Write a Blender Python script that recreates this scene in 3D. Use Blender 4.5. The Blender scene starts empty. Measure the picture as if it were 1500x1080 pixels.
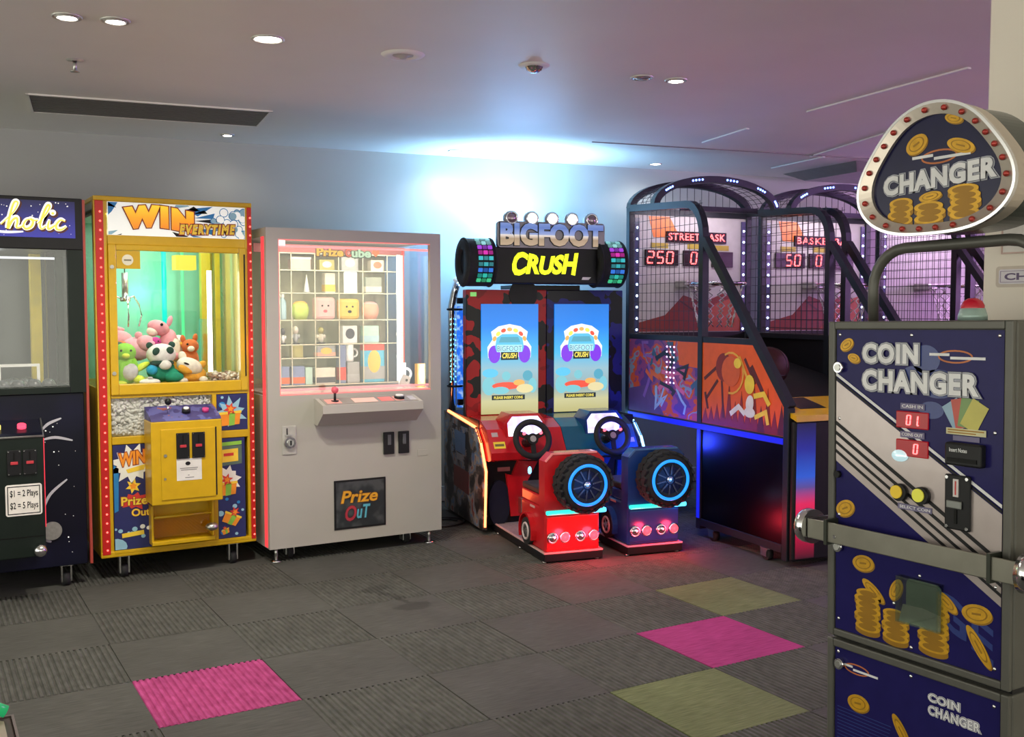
import bpy, bmesh, math, random
from mathutils import Vector, Matrix

random.seed(7)
PI = math.pi
R = math.radians
scene = bpy.context.scene
COL = scene.collection

# ------------------------------------------------------------------ camera, world, exposure
CAM_H = 1.4127
cam_d = bpy.data.cameras.new('camera')
cam_d.sensor_width = 36.0
cam_d.lens = 36.0 * 1505.5 / 1500.0
cam_d.clip_start = 0.05
cam = bpy.data.objects.new('camera', cam_d)
COL.objects.link(cam)
cam.location = (0, 0, CAM_H)
cam.rotation_euler = (PI / 2 - 0.05923, 0, -0.52963)
scene.camera = cam

world = bpy.data.worlds.new('world')
scene.world = world
world.use_nodes = True
world.node_tree.nodes['Background'].inputs[0].default_value = (1.0, 0.985, 0.84, 1)
world.node_tree.nodes['Background'].inputs[1].default_value = 1.7

scene.view_settings.view_transform = 'Standard'
scene.view_settings.look = 'None'
scene.view_settings.gamma = 1.0
scene.view_settings.use_curve_mapping = False
scene.view_settings.exposure = 0.33
scene.cycles.use_denoising = True
scene.cycles.max_bounces = 10
scene.cycles.transparent_max_bounces = 24
scene.cycles.sample_clamp_indirect = 4.0
scene.cycles.caustics_reflective = False
scene.cycles.caustics_refractive = False

CEIL = 2.5
DOWN_W = 44.0          # watts of one ordinary ceiling downlight

# ------------------------------------------------------------------ helpers: materials
MATS = {}

def _new(name):
    m = bpy.data.materials.new(name)
    m.use_nodes = True
    nt = m.node_tree
    return m, nt, nt.nodes['Principled BSDF']

def mat(name, col, rough=0.5, metal=0.0, emit=None, es=0.0, var=0.08, scale=18.0, bump=0.0, bscale=120.0, coat=0.0, spec=None):
    """plain procedural surface: base colour broken up by a noise, optional fine relief or glow"""
    if name in MATS:
        return MATS[name]
    m, nt, b = _new(name)
    N, L = nt.nodes, nt.links
    b.inputs['Roughness'].default_value = rough
    b.inputs['Metallic'].default_value = metal
    b.inputs['Coat Weight'].default_value = coat
    b.inputs['Specular IOR Level'].default_value = spec if spec is not None else (.25 if max(col) < .06 else .5)
    c = (col[0], col[1], col[2], 1)
    if var > 0 and emit is None:
        tc = N.new('ShaderNodeTexCoord')
        nz = N.new('ShaderNodeTexNoise')
        nz.inputs['Scale'].default_value = scale
        nz.inputs['Detail'].default_value = 4
        rp = N.new('ShaderNodeValToRGB')
        rp.color_ramp.elements[0].position = 0.3
        rp.color_ramp.elements[1].position = 0.7
        rp.color_ramp.elements[0].color = (col[0] * (1 - var), col[1] * (1 - var), col[2] * (1 - var), 1)
        rp.color_ramp.elements[1].color = (min(1, col[0] * (1 + var)), min(1, col[1] * (1 + var)), min(1, col[2] * (1 + var)), 1)
        L.new(tc.outputs['Object'], nz.inputs['Vector'])
        L.new(nz.outputs['Fac'], rp.inputs['Fac'])
        L.new(rp.outputs['Color'], b.inputs['Base Color'])
    else:
        k_ = .15 if (emit is not None and es >= .6) else 1.0
        b.inputs['Base Color'].default_value = (c[0] * k_, c[1] * k_, c[2] * k_, 1)
    if bump > 0:
        tc2 = N.new('ShaderNodeTexCoord')
        nz2 = N.new('ShaderNodeTexNoise')
        nz2.inputs['Scale'].default_value = bscale
        bp = N.new('ShaderNodeBump')
        bp.inputs['Strength'].default_value = bump
        bp.inputs['Distance'].default_value = 0.004
        L.new(tc2.outputs['Object'], nz2.inputs['Vector'])
        L.new(nz2.outputs['Fac'], bp.inputs['Height'])
        L.new(bp.outputs['Normal'], b.inputs['Normal'])
    if emit is not None:
        b.inputs['Emission Color'].default_value = (emit[0], emit[1], emit[2], 1)
        b.inputs['Emission Strength'].default_value = es
    MATS[name] = m
    return m

def grad(name, axis, lo, hi, stops, rough=0.4, metal=0.0, es=0.0):
    """colour ramp along a local axis of the object (printed or glowing gradients)"""
    if name in MATS:
        return MATS[name]
    m, nt, b = _new(name)
    N, L = nt.nodes, nt.links
    tc = N.new('ShaderNodeTexCoord')
    sp = N.new('ShaderNodeSeparateXYZ')
    mr = N.new('ShaderNodeMapRange')
    mr.inputs['From Min'].default_value = lo
    mr.inputs['From Max'].default_value = hi
    rp = N.new('ShaderNodeValToRGB')
    el = rp.color_ramp.elements
    while len(el) < len(stops):
        el.new(0.5)
    for e, (p, c) in zip(el, stops):
        e.position = p
        e.color = (c[0], c[1], c[2], 1)
    L.new(tc.outputs['Object'], sp.inputs[0])
    L.new(sp.outputs[axis], mr.inputs['Value'])
    L.new(mr.outputs[0], rp.inputs['Fac'])
    if es < .6:
        L.new(rp.outputs['Color'], b.inputs['Base Color'])
    else:
        b.inputs['Base Color'].default_value = (.02, .02, .02, 1)
    b.inputs['Roughness'].default_value = rough
    b.inputs['Metallic'].default_value = metal
    if es > 0:
        L.new(rp.outputs['Color'], b.inputs['Emission Color'])
        b.inputs['Emission Strength'].default_value = es
    MATS[name] = m
    return m

def blotch(name, cols, scale, rough=0.45, kind='noise', es=0.0, stretch=(1, 1, 1), hard=True):
    """printed pattern of blotches in several colours"""
    if name in MATS:
        return MATS[name]
    m, nt, b = _new(name)
    N, L = nt.nodes, nt.links
    tc = N.new('ShaderNodeTexCoord')
    mp = N.new('ShaderNodeMapping')
    mp.inputs['Scale'].default_value = stretch
    L.new(tc.outputs['Object'], mp.inputs['Vector'])
    if kind == 'noise':
        t = N.new('ShaderNodeTexNoise')
        t.inputs['Scale'].default_value = scale
        t.inputs['Detail'].default_value = 2.5
        out = t.outputs['Fac']
    else:
        t = N.new('ShaderNodeTexVoronoi')
        t.inputs['Scale'].default_value = scale
        out = t.outputs['Distance']
    L.new(mp.outputs['Vector'], t.inputs['Vector'])
    rp = N.new('ShaderNodeValToRGB')
    if hard:
        rp.color_ramp.interpolation = 'CONSTANT'
    el = rp.color_ramp.elements
    while len(el) < len(cols):
        el.new(0.5)
    for e, (p, c) in zip(el, cols):
        e.position = p
        e.color = (c[0], c[1], c[2], 1)
    L.new(out, rp.inputs['Fac'])
    b.inputs['Specular IOR Level'].default_value = .25
    L.new(rp.outputs['Color'], b.inputs['Base Color'])
    b.inputs['Roughness'].default_value = rough
    if es > 0:
        L.new(rp.outputs['Color'], b.inputs['Emission Color'])
        b.inputs['Emission Strength'].default_value = es
    MATS[name] = m
    return m

def glass(name, tint=(1, 1, 1), refl=0.06, edge=0.5, rough=0.02):
    """thin pane: mostly clear, mirrors more at grazing angles"""
    if name in MATS:
        return MATS[name]
    m = bpy.data.materials.new(name)
    m.use_nodes = True
    nt = m.node_tree
    N, L = nt.nodes, nt.links
    N.clear()
    out = N.new('ShaderNodeOutputMaterial')
    tr = N.new('ShaderNodeBsdfTransparent')
    tr.inputs['Color'].default_value = (tint[0], tint[1], tint[2], 1)
    gl = N.new('ShaderNodeBsdfGlossy')
    gl.inputs['Roughness'].default_value = rough
    fr = N.new('ShaderNodeLayerWeight')
    fr.inputs['Blend'].default_value = 0.5
    pw = N.new('ShaderNodeMath')
    pw.operation = 'POWER'
    pw.inputs[1].default_value = 4.0
    L.new(fr.outputs['Facing'], pw.inputs[0])
    mr = N.new('ShaderNodeMapRange')
    mr.inputs['To Min'].default_value = refl
    mr.inputs['To Max'].default_value = edge
    mx = N.new('ShaderNodeMixShader')
    L.new(pw.outputs[0], mr.inputs['Value'])
    L.new(mr.outputs[0], mx.inputs['Fac'])
    L.new(tr.outputs[0], mx.inputs[1])
    L.new(gl.outputs[0], mx.inputs[2])
    L.new(mx.outputs[0], out.inputs['Surface'])
    MATS[name] = m
    return m

def glow(name, col, s):
    return mat(name, (min(1, col[0]), min(1, col[1]), min(1, col[2])), 0.4, emit=col, es=s)

# ------------------------------------------------------------------ helpers: geometry
class G:
    """collects faces of one mesh object, with material slots"""
    def __init__(self):
        self.v, self.f, self.m, self.slots = [], [], [], []
        self.sm = []

    def slot(self, m):
        if m not in self.slots:
            self.slots.append(m)
        return self.slots.index(m)

    def add(self, vs, fs, m, smooth=False, M=None):
        o = len(self.v)
        if M is not None:
            vs = [M @ Vector(p) for p in vs]
        self.v += [tuple(p) for p in vs]
        s = self.slot(m)
        for f in fs:
            self.f.append([i + o for i in f])
            self.m.append(s)
            self.sm.append(smooth)
        return self

    def box(self, x0, x1, y0, y1, z0, z1, m, b=0.0, M=None):
        x0, x1 = min(x0, x1), max(x0, x1)
        y0, y1 = min(y0, y1), max(y0, y1)
        z0, z1 = min(z0, z1), max(z0, z1)
        b = min(b, (x1 - x0) * .45, (y1 - y0) * .45, (z1 - z0) * .45)
        if b <= 0:
            vs = [(x, y, z) for z in (z0, z1) for y in (y0, y1) for x in (x0, x1)]
            fs = [(0, 2, 3, 1), (4, 5, 7, 6), (0, 1, 5, 4), (2, 6, 7, 3), (0, 4, 6, 2), (1, 3, 7, 5)]
            return self.add(vs, fs, m, M=M)
        bm = bmesh.new()
        bmesh.ops.create_cube(bm, size=1)
        for v in bm.verts:
            v.co = Vector(((x0 + x1) / 2 + v.co.x * (x1 - x0), (y0 + y1) / 2 + v.co.y * (y1 - y0), (z0 + z1) / 2 + v.co.z * (z1 - z0)))
        bmesh.ops.bevel(bm, geom=list(bm.edges), offset=b, segments=2, profile=0.5, affect='EDGES')
        bm.verts.index_update()
        self.add([v.co.copy() for v in bm.verts], [[v.index for v in f.verts] for f in bm.faces], m, M=M)
        bm.free()
        return self

    def cyl(self, p0, p1, r0, m, r1=None, n=16, cap=True, smooth=True, M=None):
        p0, p1 = Vector(p0), Vector(p1)
        r1 = r0 if r1 is None else r1
        d = (p1 - p0).normalized()
        a = Vector((0, 0, 1)) if abs(d.z) < 0.9 else Vector((1, 0, 0))
        u = d.cross(a).normalized()
        w = d.cross(u)
        vs = []
        for p, r in ((p0, r0), (p1, r1)):
            for i in range(n):
                t = 2 * PI * i / n
                vs.append(p + (u * math.cos(t) + w * math.sin(t)) * r)
        fs = [(i, (i + 1) % n, n + (i + 1) % n, n + i) for i in range(n)]
        self.add(vs, fs, m, smooth, M)
        if cap:
            self.add(vs[:n], [list(range(n))[::-1]], m, False, M)
            self.add(vs[n:], [list(range(n))], m, False, M)
        return self

    def sweep(self, path, prof, m, up=(0, 0, 1), closed=False, smooth=False, M=None):
        """sweep a closed 2D profile along a path; profile (a, b): a along side, b along up"""
        path = [Vector(p) for p in path]
        n, k = len(path), len(prof)
        up = Vector(up)
        vs = []
        for i, p in enumerate(path):
            if closed:
                d0 = (p - path[i - 1]).normalized()
                d1 = (path[(i + 1) % n] - p).normalized()
            else:
                d0 = (p - path[i - 1]).normalized() if i else (path[1] - p).normalized()
                d1 = (path[i + 1] - p).normalized() if i < n - 1 else d0
            d = (d0 + d1)
            d = d.normalized() if d.length > 1e-6 else d1
            s = d.cross(up)
            if s.length < 1e-4:
                s = d.cross(Vector((0, 1, 0)))
            s.normalize()
            w = s.cross(d).normalized()
            c = max(0.5, d.dot(d1))
            for a, b in prof:
                vs.append(p + s * a / (c if abs(up.dot(d0.cross(d1))) > 1e-5 else 1) + w * b / (c if abs(up.dot(d0.cross(d1))) <= 1e-5 else 1))
        fs = []
        for i in range(n if closed else n - 1):
            j = (i + 1) % n
            for q in range(k):
                q2 = (q + 1) % k
                fs.append((i * k + q, i * k + q2, j * k + q2, j * k + q))
        if not closed:
            fs.append(list(range(k))[::-1])
            fs.append([(n - 1) * k + q for q in range(k)])
        return self.add(vs, fs, m, smooth, M)

    def tube(self, path, r, m, n=10, up=(0, 0, 1), closed=False, M=None):
        prof = [(r * math.cos(2 * PI * i / n), r * math.sin(2 * PI * i / n)) for i in range(n)]
        return self.sweep(path, prof, m, up, closed, True, M)

    def bar(self, path, w, h, m, up=(0, 0, 1), closed=False, M=None):
        prof = [(-w / 2, -h / 2), (w / 2, -h / 2), (w / 2, h / 2), (-w / 2, h / 2)]
        return self.sweep(path, prof, m, up, closed, False, M)

    def prism(self, poly, d0, d1, m, plane='xz', M=None, sides=None):
        """polygon drawn in a plane, extruded between d0 and d1 along the third axis"""
        def P(a, b, d):
            return {'xz': (a, d, b), 'xy': (a, b, d), 'yz': (d, a, b)}[plane]
        n = len(poly)
        area = sum(poly[i][0] * poly[(i + 1) % n][1] - poly[(i + 1) % n][0] * poly[i][1] for i in range(n))
        if area < 0:
            poly = poly[::-1]
        vs = [P(a, b, d0) for a, b in poly] + [P(a, b, d1) for a, b in poly]
        flip = (plane == 'xz') != (d1 < d0)
        f0, f1 = list(range(n)), list(range(n, 2 * n))
        sd = [(i, (i + 1) % n, n + (i + 1) % n, n + i) for i in range(n)]
        if flip:
            self.add(vs, [f0, f1[::-1]], m, M=M)
            self.add(vs, [s[::-1] for s in sd], sides or m, M=M)
        else:
            self.add(vs, [f0[::-1], f1], m, M=M)
            self.add(vs, sd, sides or m, M=M)
        return self

    def frame(self, x0, x1, z0, z1, w, y0, y1, m, b=0.0, wb=None, wt=None):
        """rectangular frame standing in the xz plane"""
        wb = w if wb is None else wb
        wt = w if wt is None else wt
        self.box(x0, x0 + w, y0, y1, z0, z1, m, b)
        self.box(x1 - w, x1, y0, y1, z0, z1, m, b)
        self.box(x0 + w, x1 - w, y0, y1, z0, z0 + wb, m, b)
        self.box(x0 + w, x1 - w, y0, y1, z1 - wt, z1, m, b)
        return self

    def lathe(self, prof, m, n=24, M=None, smooth=True):
        """profile of (r, z) turned about local z"""
        vs, fs = [], []
        for r, z in prof:
            for i in range(n):
                t = 2 * PI * i / n
                vs.append((r * math.cos(t), r * math.sin(t), z))
        for j in range(len(prof) - 1):
            for i in range(n):
                fs.append((j * n + i, j * n + (i + 1) % n, (j + 1) * n + (i + 1) % n, (j + 1) * n + i))
        return self.add(vs, fs, m, smooth, M)

    def ball(self, c, r, m, seg=16, rings=10, M=None, rot=None):
        if not hasattr(r, '__len__'):
            r = (r, r, r)
        T = Matrix.Translation(Vector(c))
        if rot is not None:
            T = T @ rot
        T = T @ Matrix.Diagonal((r[0], r[1], r[2], 1))
        if M is not None:
            T = M @ T
        vs, fs = [(0, 0, -1)], []
        for j in range(1, rings):
            ph = -PI / 2 + PI * j / rings
            for i in range(seg):
                t = 2 * PI * i / seg
                vs.append((math.cos(ph) * math.cos(t), math.cos(ph) * math.sin(t), math.sin(ph)))
        vs.append((0, 0, 1))
        for i in range(seg):
            fs.append((0, 1 + (i + 1) % seg, 1 + i))
            for j in range(rings - 2):
                a, b = 1 + j * seg, 1 + (j + 1) * seg
                fs.append((a + i, a + (i + 1) % seg, b + (i + 1) % seg, b + i))
            a = 1 + (rings - 2) * seg
            fs.append((a + i, a + (i + 1) % seg, len(vs) - 1))
        return self.add(vs, fs, m, True, T)

    def torus(self, c, rad, r, m, axis='y', n=40, k=10, M=None, flat=1.0):
        vs, fs = [], []
        for i in range(n):
            t = 2 * PI * i / n
            for j in range(k):
                s = 2 * PI * j / k
                a, b, d = (rad + r * math.cos(s)) * math.cos(t), (rad + r * math.cos(s)) * math.sin(t), r * flat * math.sin(s)
                q = {'y': (a, d, b), 'z': (a, b, d), 'x': (d, a, b)}[axis]
                vs.append((c[0] + q[0], c[1] + q[1], c[2] + q[2]))
        for i in range(n):
            for j in range(k):
                fs.append((i * k + j, ((i + 1) % n) * k + j, ((i + 1) % n) * k + (j + 1) % k, i * k + (j + 1) % k))
        return self.add(vs, fs, m, True, M)

    def disc(self, x, z, rx, y0, y1, m, rz=None, rot=0.0, n=20):
        rz = rx if rz is None else rz
        pl = []
        for i in range(n):
            t = 2 * PI * i / n
            a, b = rx * math.cos(t), rz * math.sin(t)
            pl.append((x + a * math.cos(rot) - b * math.sin(rot), z + a * math.sin(rot) + b * math.cos(rot)))
        return self.prism(pl, y0, y1, m)

    def mesh(self, name):
        me = bpy.data.meshes.new(name)
        me.from_pydata(self.v, [], self.f)
        for s in self.slots:
            me.materials.append(s)
        me.polygons.foreach_set('material_index', self.m)
        me.polygons.foreach_set('use_smooth', self.sm)
        me.update()
        return me

def obj(name, g, parent=None, kind=None, label=None, recalc=True):
    me = g if isinstance(g, bpy.types.Mesh) else g.mesh(name)
    if recalc and not isinstance(g, bpy.types.Mesh):
        bm = bmesh.new()
        bm.from_mesh(me)
        bmesh.ops.remove_doubles(bm, verts=bm.verts, dist=1e-6)
        bmesh.ops.recalc_face_normals(bm, faces=bm.faces)
        bm.to_mesh(me)
        bm.free()
    o = bpy.data.objects.new(name, me)
    COL.objects.link(o)
    if parent is not None:
        o.parent = parent
    if kind:
        o['kind'] = kind
    if label:
        o['label'] = label
    return o

def thing(name, label, cat, loc=(0, 0, 0), rz=0.0, group=None, rot=None):
    o = bpy.data.objects.new(name, None)
    o.empty_display_size = 0.1
    COL.objects.link(o)
    o.location = loc
    o.rotation_euler = rot if rot is not None else (0, 0, rz)
    o['label'] = label
    o['category'] = cat
    if group:
        o['group'] = group
    return o

def tag(o, label, cat, group=None):
    o['label'] = label
    o['category'] = cat
    if group:
        o['group'] = group
    return o

def copy_tree(o, parent=None):
    c = o.copy()
    COL.objects.link(c)
    c.parent = parent
    for ch in [x for x in o.children]:
        copy_tree(ch, c)
    return c

_TXT = {}
def text_raw(s, offset=0.0, extrude=0.0, shear=0.0, space=1.0, res=3):
    key = (s, offset, extrude, shear, space, res)
    if key not in _TXT:
        cu = bpy.data.curves.new('lettering', 'FONT')
        cu.body = s
        cu.size = 1.0
        cu.offset = offset
        cu.extrude = extrude
        cu.shear = shear
        cu.space_character = space
        cu.resolution_u = res
        ob = bpy.data.objects.new('lettering', cu)
        me = bpy.data.meshes.new_from_object(ob)
        vs = [v.co.copy() for v in me.vertices]
        fs = [list(p.vertices) for p in me.polygons]
        bpy.data.objects.remove(ob)
        bpy.data.curves.remove(cu)
        bpy.data.meshes.remove(me)
        _TXT[key] = (vs, fs)
    return _TXT[key]

def letters(g, s, x0, x1, z0, z1, y, layers, shear=0.0, space=1.0, warp=None, slope=0.0, res=3, only=None):
    """lettering fitted into a rectangle facing -y; layers = [(outline offset, material, thickness)] from the back forwards"""
    bv, _ = text_raw(s, 0.0, 0.0, shear, space, res)
    ax0, ax1 = min(v.x for v in bv), max(v.x for v in bv)
    ay0, ay1 = min(v.y for v in bv), max(v.y for v in bv)
    sx, sz = (x1 - x0) / (ax1 - ax0), (z1 - z0) / (ay1 - ay0)
    yy = y
    for off, m, th in layers:
        vs, fs = text_raw(s, off, 0.5, shear, space, res)
        out = []
        for v in vs:
            X = x0 + (v.x - ax0) * sx
            Z = z0 + (v.y - ay0) * sz
            u = (X - x0) / (x1 - x0)
            if warp:
                Z = warp(u, Z)
            Z += slope * (X - x0)
            out.append((X, yy - th * (v.z + 0.5), Z))
        g.add(out, fs, m)
        yy -= th
    return g

def spot(name, loc, rot, energy, col, size, blend, parent=None, soft=0.03):
    ld = bpy.data.lights.new(name, 'SPOT')
    ld.energy = energy
    ld.color = col
    ld.spot_size = size
    ld.spot_blend = blend
    ld.shadow_soft_size = soft
    o = bpy.data.objects.new(name, ld)
    COL.objects.link(o)
    o.location = loc
    o.rotation_euler = rot
    if parent:
        o.parent = parent
    return o

def point(name, loc, energy, col, soft=0.05, parent=None):
    ld = bpy.data.lights.new(name, 'POINT')
    ld.energy = energy
    ld.color = col
    ld.shadow_soft_size = soft
    o = bpy.data.objects.new(name, ld)
    COL.objects.link(o)
    o.location = loc
    if parent:
        o.parent = parent
    return o

def area(name, loc, rot, energy, col, sx, sy, parent=None):
    ld = bpy.data.lights.new(name, 'AREA')
    ld.shape = 'RECTANGLE'
    ld.size, ld.size_y = sx, sy
    ld.energy = energy
    ld.color = col
    o = bpy.data.objects.new(name, ld)
    COL.objects.link(o)
    o.location = loc
    o.rotation_euler = rot
    if parent:
        o.parent = parent
    return o

def arc(cx, cz, r, a0, a1, n):
    return [(cx + r * math.cos(R(a0 + (a1 - a0) * i / n)), cz + r * math.sin(R(a0 + (a1 - a0) * i / n))) for i in range(n + 1)]

def rrect(x0, x1, z0, z1, r, n=5):
    return arc(x1 - r, z1 - r, r, 0, 90, n) + arc(x0 + r, z1 - r, r, 90, 180, n) + arc(x0 + r, z0 + r, r, 180, 270, n) + arc(x1 - r, z0 + r, r, 270, 360, n)

# shared materials
CHROME = mat('chrome', (.78, .78, .8), .12, 1.0, var=0)
STEEL = mat('brushed_steel', (.55, .55, .53), .32, 1.0, var=.1, scale=60)
BLACK = mat('black_plastic', (.012, .012, .014), .35, var=.15)
RUBBER = mat('black_rubber', (.02, .02, .022), .75, var=.2)
WHITE = mat('white_plastic', (.8, .8, .78), .45, var=.03)
CLEAR = glass('clear_pane')
ACRYL = glass('acrylic_sheet', (.97, .98, .96), .05, .45)
YELLOW = mat('yellow_paint', (.60, .37, .003), .35, var=.05, coat=.2)

# ------------------------------------------------------------------ the room
TW = R(-6.44)
E1 = Vector((math.cos(TW), math.sin(TW), 0))
E2 = Vector((-math.sin(TW), math.cos(TW), 0))
WALL_T = 7.02

def W(s, t, z=0.0):
    """point in the frame of the back wall (s along it, t towards it)"""
    v = E1 * s + E2 * t
    return Vector((v.x, v.y, z))

def struct(name, g, parent=None):
    return obj(name, g, parent, kind='structure')

M_WALL = mat('wall_paint', (.41, .42, .39), .55, var=.02, scale=3, bump=.03, bscale=90)
M_CEIL = mat('ceiling_paint', (.88, .85, .80), .42, var=.02, scale=2)
M_PILLAR = mat('cream_wall_paint', (.86, .79, .70), .55, var=.02, scale=3)
M_TRIM = mat('white_trim', (.85, .84, .84), .4, var=.02)

g = G().box(-4.0, 9.6, -4.0, 8.6, CEIL, CEIL + .12, M_CEIL)
ceiling = struct('ceiling', g)
rotW = Matrix.Rotation(TW, 4, 'Z')
g = G().box(-5.0, 9.8, WALL_T, WALL_T + .12, 0, CEIL, M_WALL, M=rotW)
wall_back = struct('wall_back', g)
g = G().box(-5.0, 9.8, WALL_T - .014, WALL_T - .001, .001, .11, mat('skirting_paint', (.5, .5, .5), .5), .003, M=rotW)
struct('baseboard_back', g)
g = G().box(8.4, 8.52, -5.0, WALL_T - .002, 0, CEIL, M_WALL, M=rotW)
struct('wall_far_side', g)
g = G().box(2.35, 2.62, -3.86, 1.652, 0, CEIL - .002, M_PILLAR, .004)
wall_right = struct('wall_right', g)
g = G().box(2.335, 2.349, -3.86, 1.652, .001, .1, mat('skirting_paint', (.5, .5, .5), .5), .003)
struct('baseboard_right', g)

# thin white trim lines on the ceiling towards the basketball games
def ceiling_line(n, a, b):
    a, b = Vector((*a, CEIL - .004)), Vector((*b, CEIL - .004))
    gg = G().bar([a, b], .022, .008, M_TRIM)
    struct('trim_%d' % n, gg)
ceiling_line(1, (4.539, 5.264), (4.42, 4.72))
ceiling_line(2, (4.33, 4.15), (4.175, 3.032))
ceiling_line(3, (5.62, 5.35), (5.02, 3.7))
ceiling_line(4, (5.83, 5.95), (5.72, 5.32))
g = G().bar([(3.9, 5.62, CEIL - .003), (6.6, 5.12, CEIL - .003)], .012, .005, mat('grey_joint', (.25, .23, .24), .6))
struct('trim_5', g)

# carpet tiles: 0.5 m, ribbed ones turned a quarter against plain ones
T = .5
TX, TY = 3.184, 3.517
def tile_mat(name, col, fleck, along, ribbed):
    m, nt, b = _new(name)
    N, L = nt.nodes, nt.links
    tc = N.new('ShaderNodeTexCoord')
    geo = N.new('ShaderNodeNewGeometry')
    mp = N.new('ShaderNodeMapping')
    mp.inputs['Scale'].default_value = (12, 160, 1) if along == 'x' else (34, 16, 1)
    nz = N.new('ShaderNodeTexNoise')
    nz.inputs['Scale'].default_value = 1.0
    nz.inputs['Detail'].default_value = 5
    big = N.new('ShaderNodeTexNoise')
    big.inputs['Scale'].default_value = 2.3
    big.inputs['Detail'].default_value = 3
    L.new(geo.outputs['Position'], mp.inputs['Vector'])
    L.new(mp.outputs[0], nz.inputs['Vector'])
    L.new(geo.outputs['Position'], big.inputs['Vector'])
    rp = N.new('ShaderNodeValToRGB')
    rp.color_ramp.elements[0].position = .33
    rp.color_ramp.elements[1].position = .72
    rp.color_ramp.elements[0].color = (col[0] * .82, col[1] * .82, col[2] * .82, 1)
    rp.color_ramp.elements[1].color = (fleck[0], fleck[1], fleck[2], 1)
    L.new(nz.outputs['Fac'], rp.inputs['Fac'])
    mr = N.new('ShaderNodeMapRange')
    mr.inputs['From Min'].default_value = .3
    mr.inputs['From Max'].default_value = .7
    mr.inputs['To Min'].default_value = .86
    mr.inputs['To Max'].default_value = 1.12
    L.new(big.outputs['Fac'], mr.inputs['Value'])
    mx = N.new('ShaderNodeVectorMath')
    mx.operation = 'SCALE'
    L.new(rp.outputs['Color'], mx.inputs[0])
    L.new(mr.outputs[0], mx.inputs['Scale'])
    # the dark spill: two blots joined by a thin run
    def blot(cx, cy, rx, ry, ang):
        m2 = N.new('ShaderNodeMapping')
        m2.vector_type = 'TEXTURE'
        m2.inputs['Location'].default_value = (cx, cy, 0)
        m2.inputs['Rotation'].default_value = (0, 0, ang)
        m2.inputs['Scale'].default_value = (rx, ry, 1)
        wob = N.new('ShaderNodeTexNoise')
        wob.inputs['Scale'].default_value = 14
        ad = N.new('ShaderNodeVectorMath')
        ad.operation = 'MULTIPLY_ADD'
        ad.inputs[1].default_value = (.11, .11, 0)
        L.new(geo.outputs['Position'], wob.inputs['Vector'])
        L.new(wob.outputs['Color'], ad.inputs[0])
        L.new(geo.outputs['Position'], ad.inputs[2])
        L.new(ad.outputs[0], m2.inputs['Vector'])
        sp = N.new('ShaderNodeSeparateXYZ')
        cb = N.new('ShaderNodeCombineXYZ')
        L.new(m2.outputs[0], sp.inputs[0])
        L.new(sp.outputs[0], cb.inputs[0])
        L.new(sp.outputs[1], cb.inputs[1])
        ln = N.new('ShaderNodeVectorMath')
        ln.operation = 'LENGTH'
        L.new(cb.outputs[0], ln.inputs[0])
        r2 = N.new('ShaderNodeMapRange')
        r2.inputs['From Min'].default_value = .8
        r2.inputs['From Max'].default_value = 1.1
        r2.inputs['To Min'].default_value = .66
        r2.inputs['To Max'].default_value = 1.0
        L.new(ln.outputs['Value'], r2.inputs['Value'])
        return r2.outputs[0]
    last = None
    for a in SPILL:
        o_ = blot(*a)
        if last is None:
            last = o_
        else:
            mn = N.new('ShaderNodeMath')
            mn.operation = 'MINIMUM'
            L.new(last, mn.inputs[0])
            L.new(o_, mn.inputs[1])
            last = mn.outputs[0]
    sc2 = N.new('ShaderNodeVectorMath')
    sc2.operation = 'SCALE'
    L.new(mx.outputs[0], sc2.inputs[0])
    L.new(last, sc2.inputs['Scale'])
    L.new(sc2.outputs[0], b.inputs['Base Color'])
    b.inputs['Roughness'].default_value = .88
    b.inputs['Specular IOR Level'].default_value = .25
    bp = N.new('ShaderNodeBump')
    bp.inputs['Strength'].default_value = .15
    bp.inputs['Distance'].default_value = .003
    L.new(nz.outputs['Fac'], bp.inputs['Height'])
    L.new(bp.outputs[0], b.inputs['Normal'])
    return m
SPILL = [(2.02, 4.80, .10, .05, .2), (2.06, 4.62, .028, .17, .22), (2.08, 4.43, .10, .06, .1)]

TILE_MATS = {
    'grey': (tile_mat('carpet_grey_plain', (.070, .070, .063), (.092, .092, .083), 'x', False), tile_mat('carpet_grey_ribbed', (.076, .076, .069), (.102, .102, .093), 'y', True)),
    'pink': (tile_mat('carpet_pink_plain', (.33, .032, .145), (.42, .055, .20), 'x', False), tile_mat('carpet_pink_ribbed', (.36, .04, .16), (.46, .07, .23), 'y', True)),
    'green': (tile_mat('carpet_green_plain', (.125, .15, .06), (.18, .21, .095), 'x', False), None),
}
M_BACK = mat('carpet_backing', (.03, .03, .03), .9)

def ribbed_mesh(m):
    gg = G()
    n = 22
    e = .0005
    w = (T - 2 * e) / n
    xs, zs = [], []
    for i in range(n):
        x = e + i * w
        xs += [x, x + w * .18, x + w * .62, x + w * .8]
        zs += [.0036, .0085, .0085, .0036]
    xs.append(T - e)
    zs.append(.0036)
    vs = [(x, y, z) for x, z in zip(xs, zs) for y in (e, T - e)]
    fs = [(2 * i, 2 * i + 2, 2 * i + 3, 2 * i + 1) for i in range(len(xs) - 1)]
    gg.add(vs, fs, m)
    gg.box(e, T - e, e, T - e, 0, .0034, m)
    return gg.mesh('carpet_tile')

def plain_mesh(m):
    e = .0004
    return G().box(e, T - e, e, T - e, 0, .0075, m, .0015).mesh('carpet_tile')

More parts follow.
